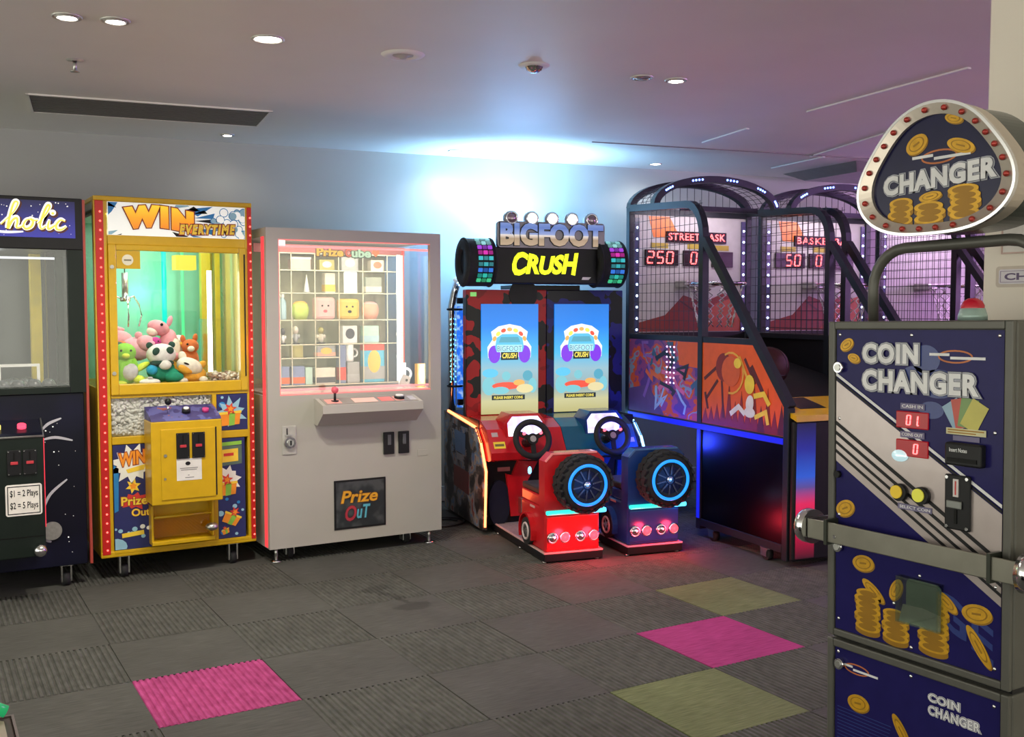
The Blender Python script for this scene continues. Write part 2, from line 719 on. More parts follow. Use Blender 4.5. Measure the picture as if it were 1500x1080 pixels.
TM = {k: (plain_mesh(v[0]), ribbed_mesh(v[1]) if v[1] else None) for k, v in TILE_MATS.items()}
FLOOR_DROP = -.008
g = G().box(-4.0, 9.6, -4.0, 8.6, FLOOR_DROP - .06, FLOOR_DROP, mat('floor_carpet', (.06, .06, .054), .9, var=.15, scale=8))
floor = struct('floor', g)
COLOURED = {(0, 0): 'green', (-1, -1): 'pink', (-2, -2): 'green', (-5, 0): 'pink'}
fwd = Vector((math.sin(.52963), math.cos(.52963), 0))
rgt = Vector((math.cos(.52963), -math.sin(.52963), 0))
def in_view(x, y, margin=.9):
    d = x * fwd.x + y * fwd.y
    l = x * rgt.x + y * rgt.y
    return d > 2.5 and abs(l) < d * .498 + margin
for i in range(-14, 9):
    for j in range(-8, 8):
        x, y = TX + i * T, TY + j * T
        if not in_view(x + T / 2, y + T / 2):
            continue
        if y * E2.y + x * E2.x > WALL_T - .5 or (x + T) > 7.5 or (x + T > 2.3 and y < 1.7):
            continue
        if x < .4 and y < 1.9:
            continue
        if y > 6.4:
            continue
        c = COLOURED.get((i, j), 'grey')
        k = (i + j) % 2
        o = obj('carpet_tile', TM[c][k], floor)
        o.location = (x, y, FLOOR_DROP + .0001)

# ---------------- ceiling fixtures
M_RIM = mat('downlight_rim', (.62, .6, .57), .35, .4, var=.03)
M_LAMP = glow('downlight_lamp', (1, .93, .82), 26)
M_LAMP_OFF = mat('unlit_lamp', (.35, .34, .33), .2, .6)

def downlight(x, y, r, label, watts, lit=True, col=(1, .93, .78), gimbal=False, group=None, cone=150):
    t = thing('ceiling_downlight', label, 'downlight', (x, y, CEIL - .0005), 0, group)
    gg = G()
    M = Matrix.Rotation(PI, 4, 'X')
    gg.lathe([(r * .78, .0), (r * .8, .004), (r * .93, .007), (r, .003), (r, 0)], M_RIM, 28, M=M)
    obj('rim', gg, t)
    gg = G()
    if gimbal:
        gg.lathe([(0, .012), (r * .3, .011), (r * .55, .007), (r * .62, .001)], M_LAMP if lit else M_LAMP_OFF, 24, M=M)
    else:
        gg.lathe([(0, .004), (r * .5, .004), (r * .77, .001)], M_LAMP if lit else M_LAMP_OFF, 24, M=M)
    obj('lamp', gg, t)
    if gimbal:
        obj('gimbal_ring', G().lathe([(r * .63, .001), (r * .66, .009), (r * .74, .009), (r * .77, .001)], CHROME if not lit else M_RIM, 24, M=M), t)
    if lit and watts > 0:
        spot('lamp_beam', (0, 0, -.02), (0, 0, 0), watts, col, R(cone), .7, t, r * .6)
    return t

G1 = 'ceiling downlights'
downlight(.541, 4.215, .055, 'lit gimbal ceiling downlight, first of the pair above the sprinkler head', DOWN_W, gimbal=True, group=G1)
downlight(.707, 4.182, .055, 'lit gimbal ceiling downlight, second of the pair, beside the big bright one', DOWN_W, gimbal=True, group=G1)
downlight(1.286, 4.154, .067, 'large glaring round ceiling downlight in front of the long dark grille', DOWN_W * 2.0, group=G1)
downlight(3.02, 3.944, .055, 'dim gimbal ceiling downlight beside a lit one near the dome', 0, gimbal=True, lit=False, group=G1)
downlight(3.197, 3.909, .055, 'lit gimbal ceiling downlight beside a dim one near the dome', DOWN_W, gimbal=True, group=G1)
downlight(1.76, 6.55, .045, 'small ceiling downlight between the long grille and the back wall', 2.0, gimbal=True, group=G1)
downlight(3.30, 6.42, .05, 'small lit ceiling downlight close to the bright wall above the monster truck game', 9.0, col=(.8, .93, 1), group=G1)
downlight(4.91, 6.237, .05, 'small lit ceiling downlight above the first basketball game', 5.0, col=(.9, .95, 1), group=G1)
downlight(6.571, 6.02, .05, 'small lit ceiling downlight under the square ceiling unit', 5.0, group=G1)
M_GRILLE = mat('grille_grey', (.14, .135, .12), .6, var=.05)
t = thing('air_grille', 'long narrow dark grey air grille let into the ceiling', 'air vent', (1.19, 5.98, CEIL), R(-8.0))
hw, hd = .62, .26
obj('frame', G().box(-hw, hw, -hd, -hd + .016, -.008, 0, M_CEIL).box(-hw, hw, hd - .016, hd, -.008, 0, M_CEIL).box(-hw, -hw + .016, -hd, hd, -.008, 0, M_CEIL).box(hw - .016, hw, -hd, hd, -.008, 0, M_CEIL), t)
obj('backing', G().box(-hw + .016, hw - .016, -hd + .016, hd - .016, -.002, 0, M_GRILLE), t)
for k in range(13):
    y = -hd + .03 + k * (2 * hd - .06) / 12
    obj('slat', G().box(-hw + .017, hw - .017, y - .011, y + .011, -.006, -.003, M_GRILLE), t)

t = thing('ceiling_speaker', 'white round ceiling speaker disc with a raised centre', 'ceiling speaker', (1.866, 4.116, CEIL))
Mx = Matrix.Rotation(PI, 4, 'X')
obj('rim', G().lathe([(.045, .004), (.06, .010), (.085, .008), (.095, 0)], mat('bright_white', (.93, .93, .91), .5, var=0), 32, M=Mx), t)
obj('cone', G().lathe([(0, .018), (.014, .017), (.022, .008), (.046, .004)], mat('pale_grey', (.5, .49, .47), .5), 24, M=Mx), t)
t = thing('ceiling_dome', 'small chrome dome sensor on the ceiling beside a reflected glow', 'sensor', (2.458, 4.002, CEIL))
obj('collar', G().lathe([(.04, .008), (.066, .006), (.072, 0)], WHITE, 28, M=Mx), t)
obj('dome', G().lathe([(0, .034), (.018, .032), (.034, .022), (.042, .006)], CHROME, 24, M=Mx), t)
t = thing('sprinkler_head', 'small fire sprinkler head hanging under the ceiling by the paired downlights', 'sprinkler', (.66, 4.93, CEIL))
obj('rose', G().lathe([(.012, .006), (.035, .004), (.038, 0)], M_RIM, 20, M=Mx), t)
obj('stem', G().cyl((0, 0, -.004), (0, 0, -.05), .008, STEEL, n=10), t)
obj('deflector', G().lathe([(0, .054), (.02, .053), (.02, .050), (.006, .049)], STEEL, 16, M=Mx), t)
t = thing('ceiling_unit', 'square grey ceiling air unit with a sloping rim above the basketball games', 'air unit', (6.55, 5.72, CEIL), TW)
gg = G()
a, b_, dz = .42, .30, .06
vs = [(-a, -a, 0), (a, -a, 0), (a, a, 0), (-a, a, 0), (-b_, -b_, -dz), (b_, -b_, -dz), (b_, b_, -dz), (-b_, b_, -dz)]
gg.add(vs, [(0, 1, 5, 4), (1, 2, 6, 5), (2, 3, 7, 6), (3, 0, 4, 7)], mat('unit_rim', (.26, .24, .24), .5))
obj('rim', gg, t)
obj('panel', G().box(-b_, b_, -b_, b_, -dz - .002, -dz + .004, mat('unit_panel', (.4, .37, .39), .35)), t)

# unseen pink and violet tubes, added on the far side wall to tint the ceiling
for k, (z, c) in enumerate(((1.75, (.75, .32, .75)), (2.1, (.62, .34, .95)))):
    nb = thing('added_tint_tube', ['lower pink light tube, added out of view on the far side wall', 'upper violet light tube, added out of view on the far side wall'][k], 'added light', W(8.35, 2.6, z), TW, 'added light tubes on the far wall')
    obj('tube', G().cyl((0, -2.6, 0), (0, 3.2, 0), .018, glow('tint_violet_%d' % k, c, 95), n=10), nb)
    for y in (-2.6, -1.1, .3, 1.8, 3.2):
        obj('clip', G().box(-.01, .04, y - .01, y + .01, -.02, .02, BLACK), nb)

# ------------------------------------------------------------------ shared machine pieces
def castor(root, x, y, top, name='castor', m=STEEL):
    """swivel castor: plate, fork and wheel; wheel stands on z = 0"""
    c = obj(name, G().box(x - .03, x + .03, y - .03, y + .03, top - .008, top, m).box(x - .026, x - .018, y - .02, y + .03, .022, top - .008, m).box(x + .018, x + .026, y - .02, y + .03, .022, top - .008, m), root)
    obj('wheel', G().cyl((x - .016, y, .034), (x + .016, y, .034), .034, RUBBER, n=20).cyl((x - .017, y, .034), (x + .017, y, .034), .016, m, n=14), c)
    return c

def ribbon(g, pts, w, y, m, th=.0012, taper=True):
    """flat brush stroke through 2D points on a panel facing -y"""
    P = [Vector(p) for p in pts]
    Q = []
    for i in range(len(P) - 1):
        p0, p1, p2, p3 = P[max(0, i - 1)], P[i], P[i + 1], P[min(len(P) - 1, i + 2)]
        for k in range(6):
            t = k / 6
            Q.append(.5 * ((2 * p1) + (p2 - p0) * t + (2 * p0 - 5 * p1 + 4 * p2 - p3) * t * t + (3 * p1 - p0 - 3 * p2 + p3) * t ** 3))
    Q.append(P[-1])
    n = len(Q)
    L_, R_ = [], []
    for i, q in enumerate(Q):
        d = (Q[min(n - 1, i + 1)] - Q[max(0, i - 1)])
        d = d.normalized() if d.length > 1e-9 else Vector((1, 0))
        nn = Vector((-d.y, d.x))
        ww = w / 2 * (1 if not taper else (.35 + .65 * math.sin(PI * min(1, max(0, i / (n - 1))) * .9 + .12)))
        L_.append(q + nn * ww)
        R_.append(q - nn * ww)
    vs = [(p.x, y - th, p.y) for p in L_] + [(p.x, y - th, p.y) for p in R_]
    fs = [(i, i + 1, n + i + 1, n + i) for i in range(n - 1)]
    g.add(vs, fs, m)
    return g

def coin_slot_plate(root, x0, x1, z0, z1, y, name='coin_slot', red=True):
    p = obj(name, G().box(x0, x1, y - .008, y, z0, z1, BLACK, .002), root)
    xc = (x0 + x1) / 2
    zc = (z0 + z1) / 2
    obj('slot', G().box(xc - .003, xc + .003, y - .0095, y - .008, zc + .012, z1 - .01, mat('slot_dark', (.002, .002, .002), .5)), p)
    if red:
        obj('return_button', G().box(xc - .016, xc + .016, y - .014, y - .008, zc - .008, zc + .006, mat('red_button', (.35, .02, .03), .3, emit=(.6, .05, .06), es=.25), .002), p)
    s = G()
    for a in (x0 + .006, x1 - .006):
        for b in (z0 + .006, z1 - .006):
            s.cyl((a, y - .0105, b), (a, y - .008, b), .003, CHROME, n=8)
    obj('screws', s, p, kind='stuff')
    return p

def led_dots(root, pts, r, m, name='led_dots', y=0.0, axis='y'):
    g = G()
    for (x, yy, z) in pts:
        g.ball((x, yy, z), r, m, 8, 4)
    return obj(name, g, root, kind='stuff')

# ------------------------------------------------------------------ dark prize machine (cut by the picture's edge)
M_NAVY = blotch('night_blue_print', [(0, (.003, .0035, .008)), (.55, (.004, .0045, .014)), (.75, (.007, .007, .026))], 3.0, .3, hard=False)
M_MARQB = grad('marquee_blue', 2, 1.755, 1.935, [(0, (.03, .03, .30)), (.5, (.02, .02, .18)), (1, (.008, .008, .06))], .3, es=.5)
M_DKGREEN = mat('black_green_paint', (.008, .014, .011), .35, var=.1)
dk = thing('dark_prize_machine', 'black and navy prize machine with script sign, white price sticker and chrome knob', 'arcade machine', (-.04, 5.55, 0))
w, d = .80, .84
obj('cabinet', G().box(.012, w - .012, .012, d, .11, .985, M_NAVY, .004), dk)
obj('header', G().box(.0, w, 0, d, 1.70, 1.955, BLACK, .004), dk)
mq = obj('marquee', G().box(.02, w - .035, -.004, 0, 1.757, 1.937, M_MARQB), dk)
# script lettering: ...aholic
M_LET = glow('letter_white', (1, .96, .88), 1.0)
M_LETY = glow('letter_yellow', (1, .72, .10), .9)
def script(gr, base, sc, off, wd, m):
    def P(*a):
        return [(base[0] + (x + .22 * z) * sc + off[0], base[1] + z * sc + off[1]) for x, z in a]
    for st in (
        P((-1.35, .25), (-1.1, .55), (-.8, .55), (-1.0, .1), (-1.3, .0), (-1.4, .2), (-1.1, .5), (-.85, .5), (-.85, .1), (-.6, .05)),
        P((-.5, .2), (.0, .9), (.15, 1.45), (-.05, 1.5), (-.12, .9), (-.1, .0), (.05, .45), (.25, .6), (.34, .35), (.34, .08), (.5, .06), (.7, .2)),
        P((1.05, .58), (.78, .5), (.68, .2), (.85, .0), (1.1, .12), (1.15, .42), (1.0, .58), (1.2, .5), (1.4, .52)),
        P((1.4, .3), (1.7, .8), (1.86, 1.3), (1.74, 1.42), (1.62, 1.0), (1.55, .3), (1.68, .02), (1.9, .2)),
        P((2.0, .55), (1.98, .25), (2.05, .03), (2.25, .15), (2.35, .28)),
        P((2.85, .5), (2.6, .58), (2.42, .3), (2.5, .04), (2.75, .02), (2.98, .2)),
    ):
        ribbon(gr, st, wd, -.004 - off[2], m, .001, True)
    x, z = P((2.1, .95))[0]
    gr.disc(x, z, wd * .62, -.0045 - off[2], -.004 - off[2], m)
gl = G()
script(gl, (.47, 1.80), .084, (.006, -.006, .0008), .031, mat('letter_brown', (.12, .03, .02), .5))
script(gl, (.47, 1.80), .084, (0, 0, .002), .024, M_LET)
script(gl, (.47, 1.80), .084, (0, -.004, .0032), .011, M_LETY)
ribbon(gl, [(.36, 1.785), (.45, 1.778), (.53, 1.782)], .012, -.006, M_LET)
obj('lettering', gl, mq)
st = G()
rnd = random.Random(3)
for k in range(46):
    st.disc(rnd.uniform(.25, .75), rnd.uniform(1.762, 1.93), rnd.choice([.0015, .002, .003]), -.0052, -.0045, M_LET, n=6)
obj('stars', st, mq, kind='stuff')
for x in (0.0, w - .075):
    obj('corner_post', G().box(x, x + .075, 0, .06, .985, 1.70, M_DKGREEN, .003), dk)
for x in (0.0, w - .04):
    obj('rear_post', G().box(x, x + .04, d - .06, d, .985, 1.70, M_DKGREEN, .003), dk)
obj('window_rail', G().box(.075, w - .075, 0, .05, .985, 1.02, M_DKGREEN, .003), dk)
obj('front_glass', G().box(.075, w - .075, .018, .023, 1.02, 1.70, CLEAR), dk)
obj('side_glass', G().box(w - .008, w - .004, .06, d - .06, .985, 1.70, CLEAR), dk)
obj('back_panel', G().box(.04, w - .04, d - .02, d - .008, .985, 1.70, mat('mirror_grey', (.07, .075, .075), .25, .4, var=.05)), dk)
obj('inner_post', G().box(.60, .655, .5, .56, .99, 1.70, mat('inner_yellow', (.62, .48, .02), .4), .003), dk)
obj('inner_pillar', G().box(.66, .70, .30, .36, .99, 1.70, BLACK, .003), dk)
obj('chute_frame', G().bar([(.42, .2, .99), (.42, .2, 1.12), (.60, .2, 1.12), (.60, .2, .99)], .014, .014, WHITE, up=(0, 1, 0)), dk)
obj('inner_lamp', G().cyl((.1, .12, 1.66), (.68, .12, 1.66), .006, glow('inner_white_lamp', (.9, .95, 1), .8), n=10), dk)
sd = G()
for k in range(34):
    sd.ball((w + .004, -.004 + .03, .15 + k * .052), .004, glow('led_red_dim', (1, .08, .04), 1.5), 6, 4)
strip = obj('side_strip', G().box(w, w + .012, .0, .03, .11, 1.95, mat('pink_strip', (.30, .05, .035), .35, emit=(.8, .06, .04), es=.08)), dk)
obj('leds', sd, strip, kind='stuff')
# coin box on the front
cb = obj('coin_box', G().box(.18, .575, -.20, .012, .22, .80, M_DKGREEN, .004), dk)
obj('edge_strip', G().box(.574, .578, -.2, -.194, .36, .79, mat('thin_red_edge', (.4, .02, .04), .3, emit=(1, .05, .08), es=.5)), cb)
pn = G().prism([(-.20, .80), (.012, .80), (.012, .862), (-.17, .815)], .18, .575, M_NAVY, 'yz')
cp = obj('control_panel', pn, dk)
obj('panel_edge', G().bar([(.18, -.203, .801), (.575, -.203, .801), (.583, .0, .864)], .006, .008, STEEL), cp)
for x, m_ in ((.38, glow('yellow_button_lit', (1, .8, .15), 1.2)), (.49, glow('red_button_lit', (1, .06, .12), 1.6)), (.27, glow('blue_button_lit', (.2, .5, 1), .6))):
    obj('button', G().cyl((x, -.10, .83), (x, -.108, .85), .02, m_, n=16), cp)
obj('joystick', G().cyl((.22, -.09, .83), (.22, -.09, .90), .006, CHROME, n=10).ball((.22, -.09, .91), .022, mat('pale_ball', (.5, .75, .8), .3)), cp)
coin_slot_plate(dk, .415, .475, .62, .74, -.20)
coin_slot_plate(dk, .483, .543, .62, .74, -.20)
ps = obj('price_sticker', G().prism(rrect(.404, .562, .425, .575, .012), -.2025, -.2005, mat('sticker_white', (.82, .80, .74), .5)), dk)
lt = G()
M_INK = mat('ink_black', (.012, .012, .014), .6)
lt.frame(.412, .554, .433, .567, .004, -.2032, -.2027, M_INK)
letters(lt, '$1 = 2 Plays', .424, .544, .508, .548, -.2026, [(.012, M_INK, .0006)])
obj('print', lt, ps)
lt = G()
letters(lt, '$2 = 5 Plays', .424, .544, .450, .490, -.2026, [(.012, M_INK, .0006)])
obj('print', lt, ps)
obj('door_seam', G().box(.19, .565, -.2015, -.2005, .318, .322, mat('slot_dark', (.002, .002, .002), .5)), cb)
obj('lock_disc', G().cyl((.624, .010, .296), (.624, .002, .296), .046, STEEL, n=32), dk)
obj('pull_knob', G().cyl((.545, -.2, .256), (.545, -.225, .256), .014, CHROME, n=14).ball((.545, -.24, .256), (.03, .028, .03), CHROME), dk)
sw = G()
M_SW = mat('swoosh_silver', (.55, .55, .6), .3, var=.03)
for pts in ([(.585, .80), (.62, .835), (.68, .86)], [(.585, .755), (.65, .765), (.73, .745)], [(.585, .40), (.62, .48), (.70, .55)], [(.585, .27), (.6, .25), (.62, .24)]):
    ribbon(sw, pts, .014, .011, M_SW)
for k in range(18):
    sw.disc(rnd.uniform(.59, .75), rnd.uniform(.15, .95), rnd.choice([.0015, .002, .0035]), .0095, .011, M_LET, n=6)
obj('swoosh_print', sw, dk, kind='stuff')
for x in (.12, .69):
    castor(dk, x, .06, .112, m=CHROME)
for x in (.12, .69):
    castor(dk, x, d - .08, .112, m=CHROME)
# dark capsules lying inside it
M_CAP = mat('capsule_charcoal', (.05, .055, .06), .3)
k = 0
for (x, y) in [(.36, .12), (.43, .11), (.50, .13), (.372, .195), (.465, .2), (.535, .21), (.575, .13), (.34, .25), (.41, .28), (.49, .29), (.56, .30), (.64, .14)]:
    o = obj('prize_capsule', G().ball((0, 0, 0), .034, M_CAP, 16, 10).torus((0, 0, 0), .034, .003, BLACK, 'z', 20, 6))
    o.location = (-.04 + x, 5.55 + y, 1.02)
    tag(o, 'dark round prize capsule lying behind the glass of the black and navy machine', 'capsule', 'capsules inside the dark machine')
point('inner_glow', (.4, .4, 1.6), .7, (.9, .95, 1), .06, dk)

# ------------------------------------------------------------------ yellow claw machine
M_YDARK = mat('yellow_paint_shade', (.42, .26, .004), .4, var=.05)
M_REDCH = mat('red_led_channel', (.42, .008, .008), .35, emit=(1, .010, .006), es=.07)
M_LEDR = glow('led_red', (1, .12, .09), 2.6)
M_OR = grad('win_orange', 2, 1.80, 1.95, [(0, (.85, .15, .01)), (.5, (.95, .33, .01)), (1, (1, .62, .03))], .4, es=.45)
M_OR2 = mat('print_orange', (.88, .30, .02), .45, var=.1)
M_DRED = mat('print_dark_red', (.28, .03, .02), .5)
M_PW = mat('print_white', (.85, .85, .80), .5, var=.03)
M_PB = mat('print_navy', (.018, .022, .12), .45, var=.1)
M_PCY = mat('print_pale_blue', (.30, .55, .68), .45, var=.05)
M_PBL = mat('print_blue', (.02, .22, .55), .45)
M_PY = mat('print_yellow', (.90, .62, .05), .45)
M_PG = mat('print_green', (.25, .55, .06), .45)
M_PRD = mat('print_red', (.65, .04, .03), .45)

def star_poly(cx, cz, r0, r1, n, rot=0.0, sx=1.0, sz=1.0, rn=None):
    pl = []
    for i in range(2 * n):
        r = r0 if i % 2 == 0 else r1
        if rn and i % 2 == 0:
            r *= rn.uniform(.75, 1.15)
        a = rot + PI * i / n
        pl.append((cx + r * sx * math.cos(a), cz + r * sz * math.sin(a)))
    return pl

def clip_poly(pl, x0, x1, z0, z1):
    def cut(p, f, inter):
        out = []
        for i in range(len(p)):
            a, b = p[i - 1], p[i]
            if f(b):
                if not f(a):
                    out.append(inter(a, b))
                out.append(b)
            elif f(a):
                out.append(inter(a, b))
        return out
    def ix(v):
        return lambda a, b: (v, a[1] + (b[1] - a[1]) * (v - a[0]) / (b[0] - a[0]))
    def iz(v):
        return lambda a, b: (a[0] + (b[0] - a[0]) * (v - a[1]) / (b[1] - a[1]), v)
    for f, inter in ((lambda p: p[0] >= x0, ix(x0)), (lambda p: p[0] <= x1, ix(x1)), (lambda p: p[1] >= z0, iz(z0)), (lambda p: p[1] <= z1, iz(z1))):
        pl = cut(pl, f, inter)
        if not pl:
            return []
    return pl

def patch(g, pl, y, m, box=None, th=.0008):
    if box:
        pl = clip_poly(pl, *box)
    if len(pl) >= 3:
        g.prism(pl, y - th, y, m)

yw, yd = .81, .84
yl = thing('claw_machine', 'yellow claw machine with red light strips and plush toys behind glass', 'claw machine', (.815, 5.58, 0))
obj('base_frame', G().box(.0, yw, 0, yd, .118, .15, YELLOW, .006), yl)
obj('roof', G().box(.0, yw, 0, yd, 1.955, 1.98, YELLOW, .005), yl)
for x0, x1, nm in ((.0, .066, 0), (yw - .042, yw, 1)):
    p = obj('light_post', G().box(x0, x1, .004, .055, .135, 1.96, YELLOW, .006), yl)
    c0, c1 = (x0 + .008, x1 - .018) if nm == 0 else (x0 + .014, x1 - .004)
    obj('light_channel', G().box(c0, c1, -.002, .006, .135, 1.955, M_REDCH, .002), p)
    led_dots(p, [((c0 + c1) / 2 + .004, -.003, .16 + k * .047) for k in range(38)], .0055, M_LEDR, 'leds')
for x in (.0, yw - .04):
    obj('rear_post', G().box(x, x + .04, yd - .05, yd, .15, 1.955, YELLOW, .004), yl)
# marquee
X0, X1, Z0, Z1 = .069, .771, 1.783, 1.952
M_MQW = mat('marquee_white', (.8, .82, .78), .4, emit=(.9, .95, .88), es=.30)
mq = obj('marquee', G().box(X0, X1, .0, .02, Z0, Z1, M_MQW), yl)
ar = G()
bx = (X0 + .002, X1 - .002, Z0 + .002, Z1 - .002)
rn = random.Random(5)
for k in range(20):
    a = 2 * PI * k / 20 + rn.uniform(-.1, .1)
    r0 = rn.uniform(.10, .15)
    cx, cz = .27, 1.868
    r1 = r0 + rn.uniform(.03, .10)
    ww = rn.uniform(.006, .012)
    p = [(cx + 1.7 * r0 * math.cos(a), cz + .75 * r0 * math.sin(a)), (cx + 1.7 * r1 * math.cos(a - ww / r1 * 2), cz + .75 * r1 * math.sin(a - ww / r1 * 2)), (cx + 1.7 * r1 * math.cos(a + ww / r1 * 2), cz + .75 * r1 * math.sin(a + ww / r1 * 2))]
    patch(ar, p, -.0002, rn.choice([M_INK, M_INK, M_PBL, M_PCY]), bx)
for p in ([(X0, Z1), (X0 + .05, Z1), (X0 + .02, Z1 - .05), (X0, Z1 - .07)], [(.46, 1.93), (.60, 1.95), (.52, 1.895)], [(.50, 1.885), (.61, 1.915), (.60, 1.885)]):
    patch(ar, p, -.0002, M_PBL, bx)
for k in range(26):
    cx, cz, r = rn.uniform(.60, .765), rn.uniform(1.79, 1.945), rn.uniform(.014, .026)
    patch(ar, [(cx + r * math.cos(2 * PI * i / 16), cz + r * math.sin(2 * PI * i / 16)) for i in range(16)], -.0002 - k * .00002, M_PBL, bx, .0004)
    r -= .004
    patch(ar, [(cx + r * math.cos(2 * PI * i / 16), cz + r * math.sin(2 * PI * i / 16)) for i in range(16)], -.0007 - k * .00002, M_MQW if k % 3 else M_PCY, bx, .0004)
obj('burst_print', ar, mq, kind='stuff')
lt = G()
def wwarp(u, z):
    return z + .016 * math.sin(u * PI * 1.2)
letters(lt, 'WIN', .165, .485, 1.825, 1.915, -.002, [(.14, M_DRED, .002), (.10, M_PY, .001), (.085, M_OR, .0015)], warp=wwarp, space=1.32)
obj('lettering', lt, mq)
lt = G()
letters(lt, 'EVERYTIME', .425, .712, 1.800, 1.845, -.0068, [(.14, M_DRED, .001), (.06, M_PY, .001)], shear=.2, slope=.03, space=1.3)
obj('lettering', lt, mq)
obj('header_rail', G().box(.066, .770, 0, .05, 1.735, 1.783, YELLOW, .003), yl)
# glazed door
dr = obj('glazed_door', G().frame(.066, .772, .962, 1.735, .038, -.012, .03, YELLOW, .004, wb=.056, wt=.03), yl)
obj('door_glass', G().box(.104, .734, .006, .011, 1.018, 1.705, CLEAR), dr)
obj('lock', G().cyl((.082, -.012, 1.075), (.082, -.018, 1.075), .010, STEEL, n=14).cyl((.082, -.012, 1.62), (.082, -.018, 1.62), .010, STEEL, n=14), dr)
obj('hinge', G().box(.757, .764, -.016, -.011, 1.04, 1.70, BLACK), dr)
wn = obj('warning_plate', G().box(.106, .222, -.006, .005, 1.612, 1.704, YELLOW), dr)
obj('badge', G().disc(.160, 1.657, .028, -.0075, -.006, mat('badge_cream', (.75, .72, .55), .5)).box(.142, .178, -.0082, -.0075, 1.652, 1.660, mat('badge_text', (.2, .18, .1), .5)), wn)
# carcass below the window
obj('door_sill', G().box(.066, .772, .0, .05, .945, .962, YELLOW, .002), yl)
obj('cross_rail', G().box(.066, .772, .0, .05, .705, .745, YELLOW, .003), yl)
obj('bottom_rail', G().box(.066, .772, -.002, .05, .135, .152, YELLOW, .003), yl)
obj('upright', G().box(.58, .602, .0, .05, .152, .945, YELLOW, .002), yl)
obj('inner_upright', G().box(.255, .275, .012, .05, .152, .705, YELLOW, .002), yl)
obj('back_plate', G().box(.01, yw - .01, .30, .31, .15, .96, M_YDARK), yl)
obj('side_panel', G().box(.0, .012, .055, yd - .05, .15, 1.0, YELLOW), yl)
obj('side_panel', G().box(yw - .012, yw, .055, yd - .05, .15, 1.0, YELLOW), yl)
obj('side_glass', G().box(.004, .008, .055, yd - .05, 1.0, 1.955, CLEAR), yl)
# foam pieces behind the low window
obj('foam_window', G().box(.066, .58, .004, .008, .745, .945, CLEAR), yl)
M_FOAM = mat('foam_white', (.66, .66, .62), .7, var=.12, scale=30)
pea = G()
rn = random.Random(11)
for k in range(620):
    x, z = rn.uniform(.075, .575), rn.uniform(.752, .942)
    y = rn.uniform(.020, .034)
    rr = rn.uniform(.0075, .0105)
    rt = Matrix.Rotation(rn.uniform(0, PI), 4, 'Y') @ Matrix.Rotation(rn.uniform(0, PI), 4, 'X')
    pea.ball((x, y, z), (rr * 1.55, rr * .8, rr), M_FOAM, 8, 5, rot=rt)
pea.box(.067, .579, .034, .05, .746, .944, M_FOAM)
obj('foam_pieces', pea, yl, kind='stuff')
# printed panels
def bubbles(g, n, box, y, rn, ms):
    for k in range(n):
        cx, cz, r = rn.uniform(box[0], box[1]), rn.uniform(box[2], box[3]), rn.uniform(.006, .018)
        patch(g, [(cx + r * math.cos(2 * PI * i / 14), cz + r * .9 * math.sin(2 * PI * i / 14)) for i in range(14)], y - k * .00002, rn.choice(ms), box, .0005)
def gift(g, cx, cz, s, y, box, rot=0.0):
    def Q(pts):
        return [(cx + s * (a * math.cos(rot) - b * math.sin(rot)), cz + s * (a * math.sin(rot) + b * math.cos(rot))) for a, b in pts]
    patch(g, Q([(-1, -1), (1, -.85), (1.15, .45), (-1.1, .3)]), y, M_OR2, box)
    patch(g, Q([(-.15, -1), (.45, -.93), (.55, .4), (-.1, .35)]), y - .0008, M_PG, box)
    patch(g, Q([(-1.2, .2), (1.25, .38), (1.2, .65), (-1.2, .5)]), y - .0008, M_PY, box)
    patch(g, Q(star_poly(0, .85, .75, .35, 6, .2)), y - .0016, M_PRD, box)
    patch(g, Q(star_poly(.05, .85, .4, .2, 5, .2)), y - .0024, M_OR2, box)
rn = random.Random(21)
pl_ = obj('prize_panel', G().box(.068, .253, .004, .012, .154, .703, M_PB), yl)
bx = (.07, .252, .156, .702)
ar = G()
patch(ar, star_poly(.163, .60, .125, .075, 11, .1, 1.0, .9, rn), .003, M_PW, bx)
bubbles(ar, 9, (.07, .252, .158, .30), .003, rn, [M_PCY, M_PCY, M_PW])
patch(ar, [(.07 + .06 * math.cos(i / 14 * 2 * PI), .17 + .045 * math.sin(i / 14 * 2 * PI)) for i in range(14)], .0025, M_PCY, bx)
patch(ar, [(.07, .35), (.09, .36), (.095, .58), (.07, .60)], .003, M_PBL, bx)
patch(ar, star_poly(.165, .483, .04, .02, 6, .3), .003, M_PY, bx)
patch(ar, star_poly(.165, .483, .02, .012, 5, .3), .0022, M_OR2, bx)
patch(ar, star_poly(.17, .405, .085, .055, 10, .1, 1.0, .55, rn), .003, M_PRD, bx)
patch(ar, [(.105, .215), (.215, .225), (.213, .248), (.104, .238)], .0022, M_PY, bx)
obj('burst_print', ar, pl_, kind='stuff')
lt = G()
letters(lt, 'WIN', .098, .225, .590, .655, .0018, [(.09, M_DRED, .0008), (.04, M_OR2, .0008)], slope=.12)
patch(lt, [(.13, .572), (.225, .595), (.222, .568), (.14, .553)], .0016, M_PY)
obj('lettering', lt, pl_)
lt = G()
letters(lt, 'Prize', .105, .232, .385, .428, .0018, [(.07, M_DRED, .0008), (.025, M_PY, .0008)])
obj('lettering', lt, pl_)
lt = G()
letters(lt, 'Out', .155, .245, .325, .362, .0018, [(.06, M_DRED, .0008), (.025, M_PY, .0008)])
obj('lettering', lt, pl_)
p2_ = obj('gift_panel', G().box(.604, .770, .004, .012, .747, .943, M_PB), yl)
ar = G()
bx = (.606, .768, .749, .941)
bubbles(ar, 8, bx, .003, rn, [M_PBL, M_PCY])
patch(ar, star_poly(.68, .84, .085, .05, 9, .3, 1, 1, rn), .0024, M_PCY, bx)
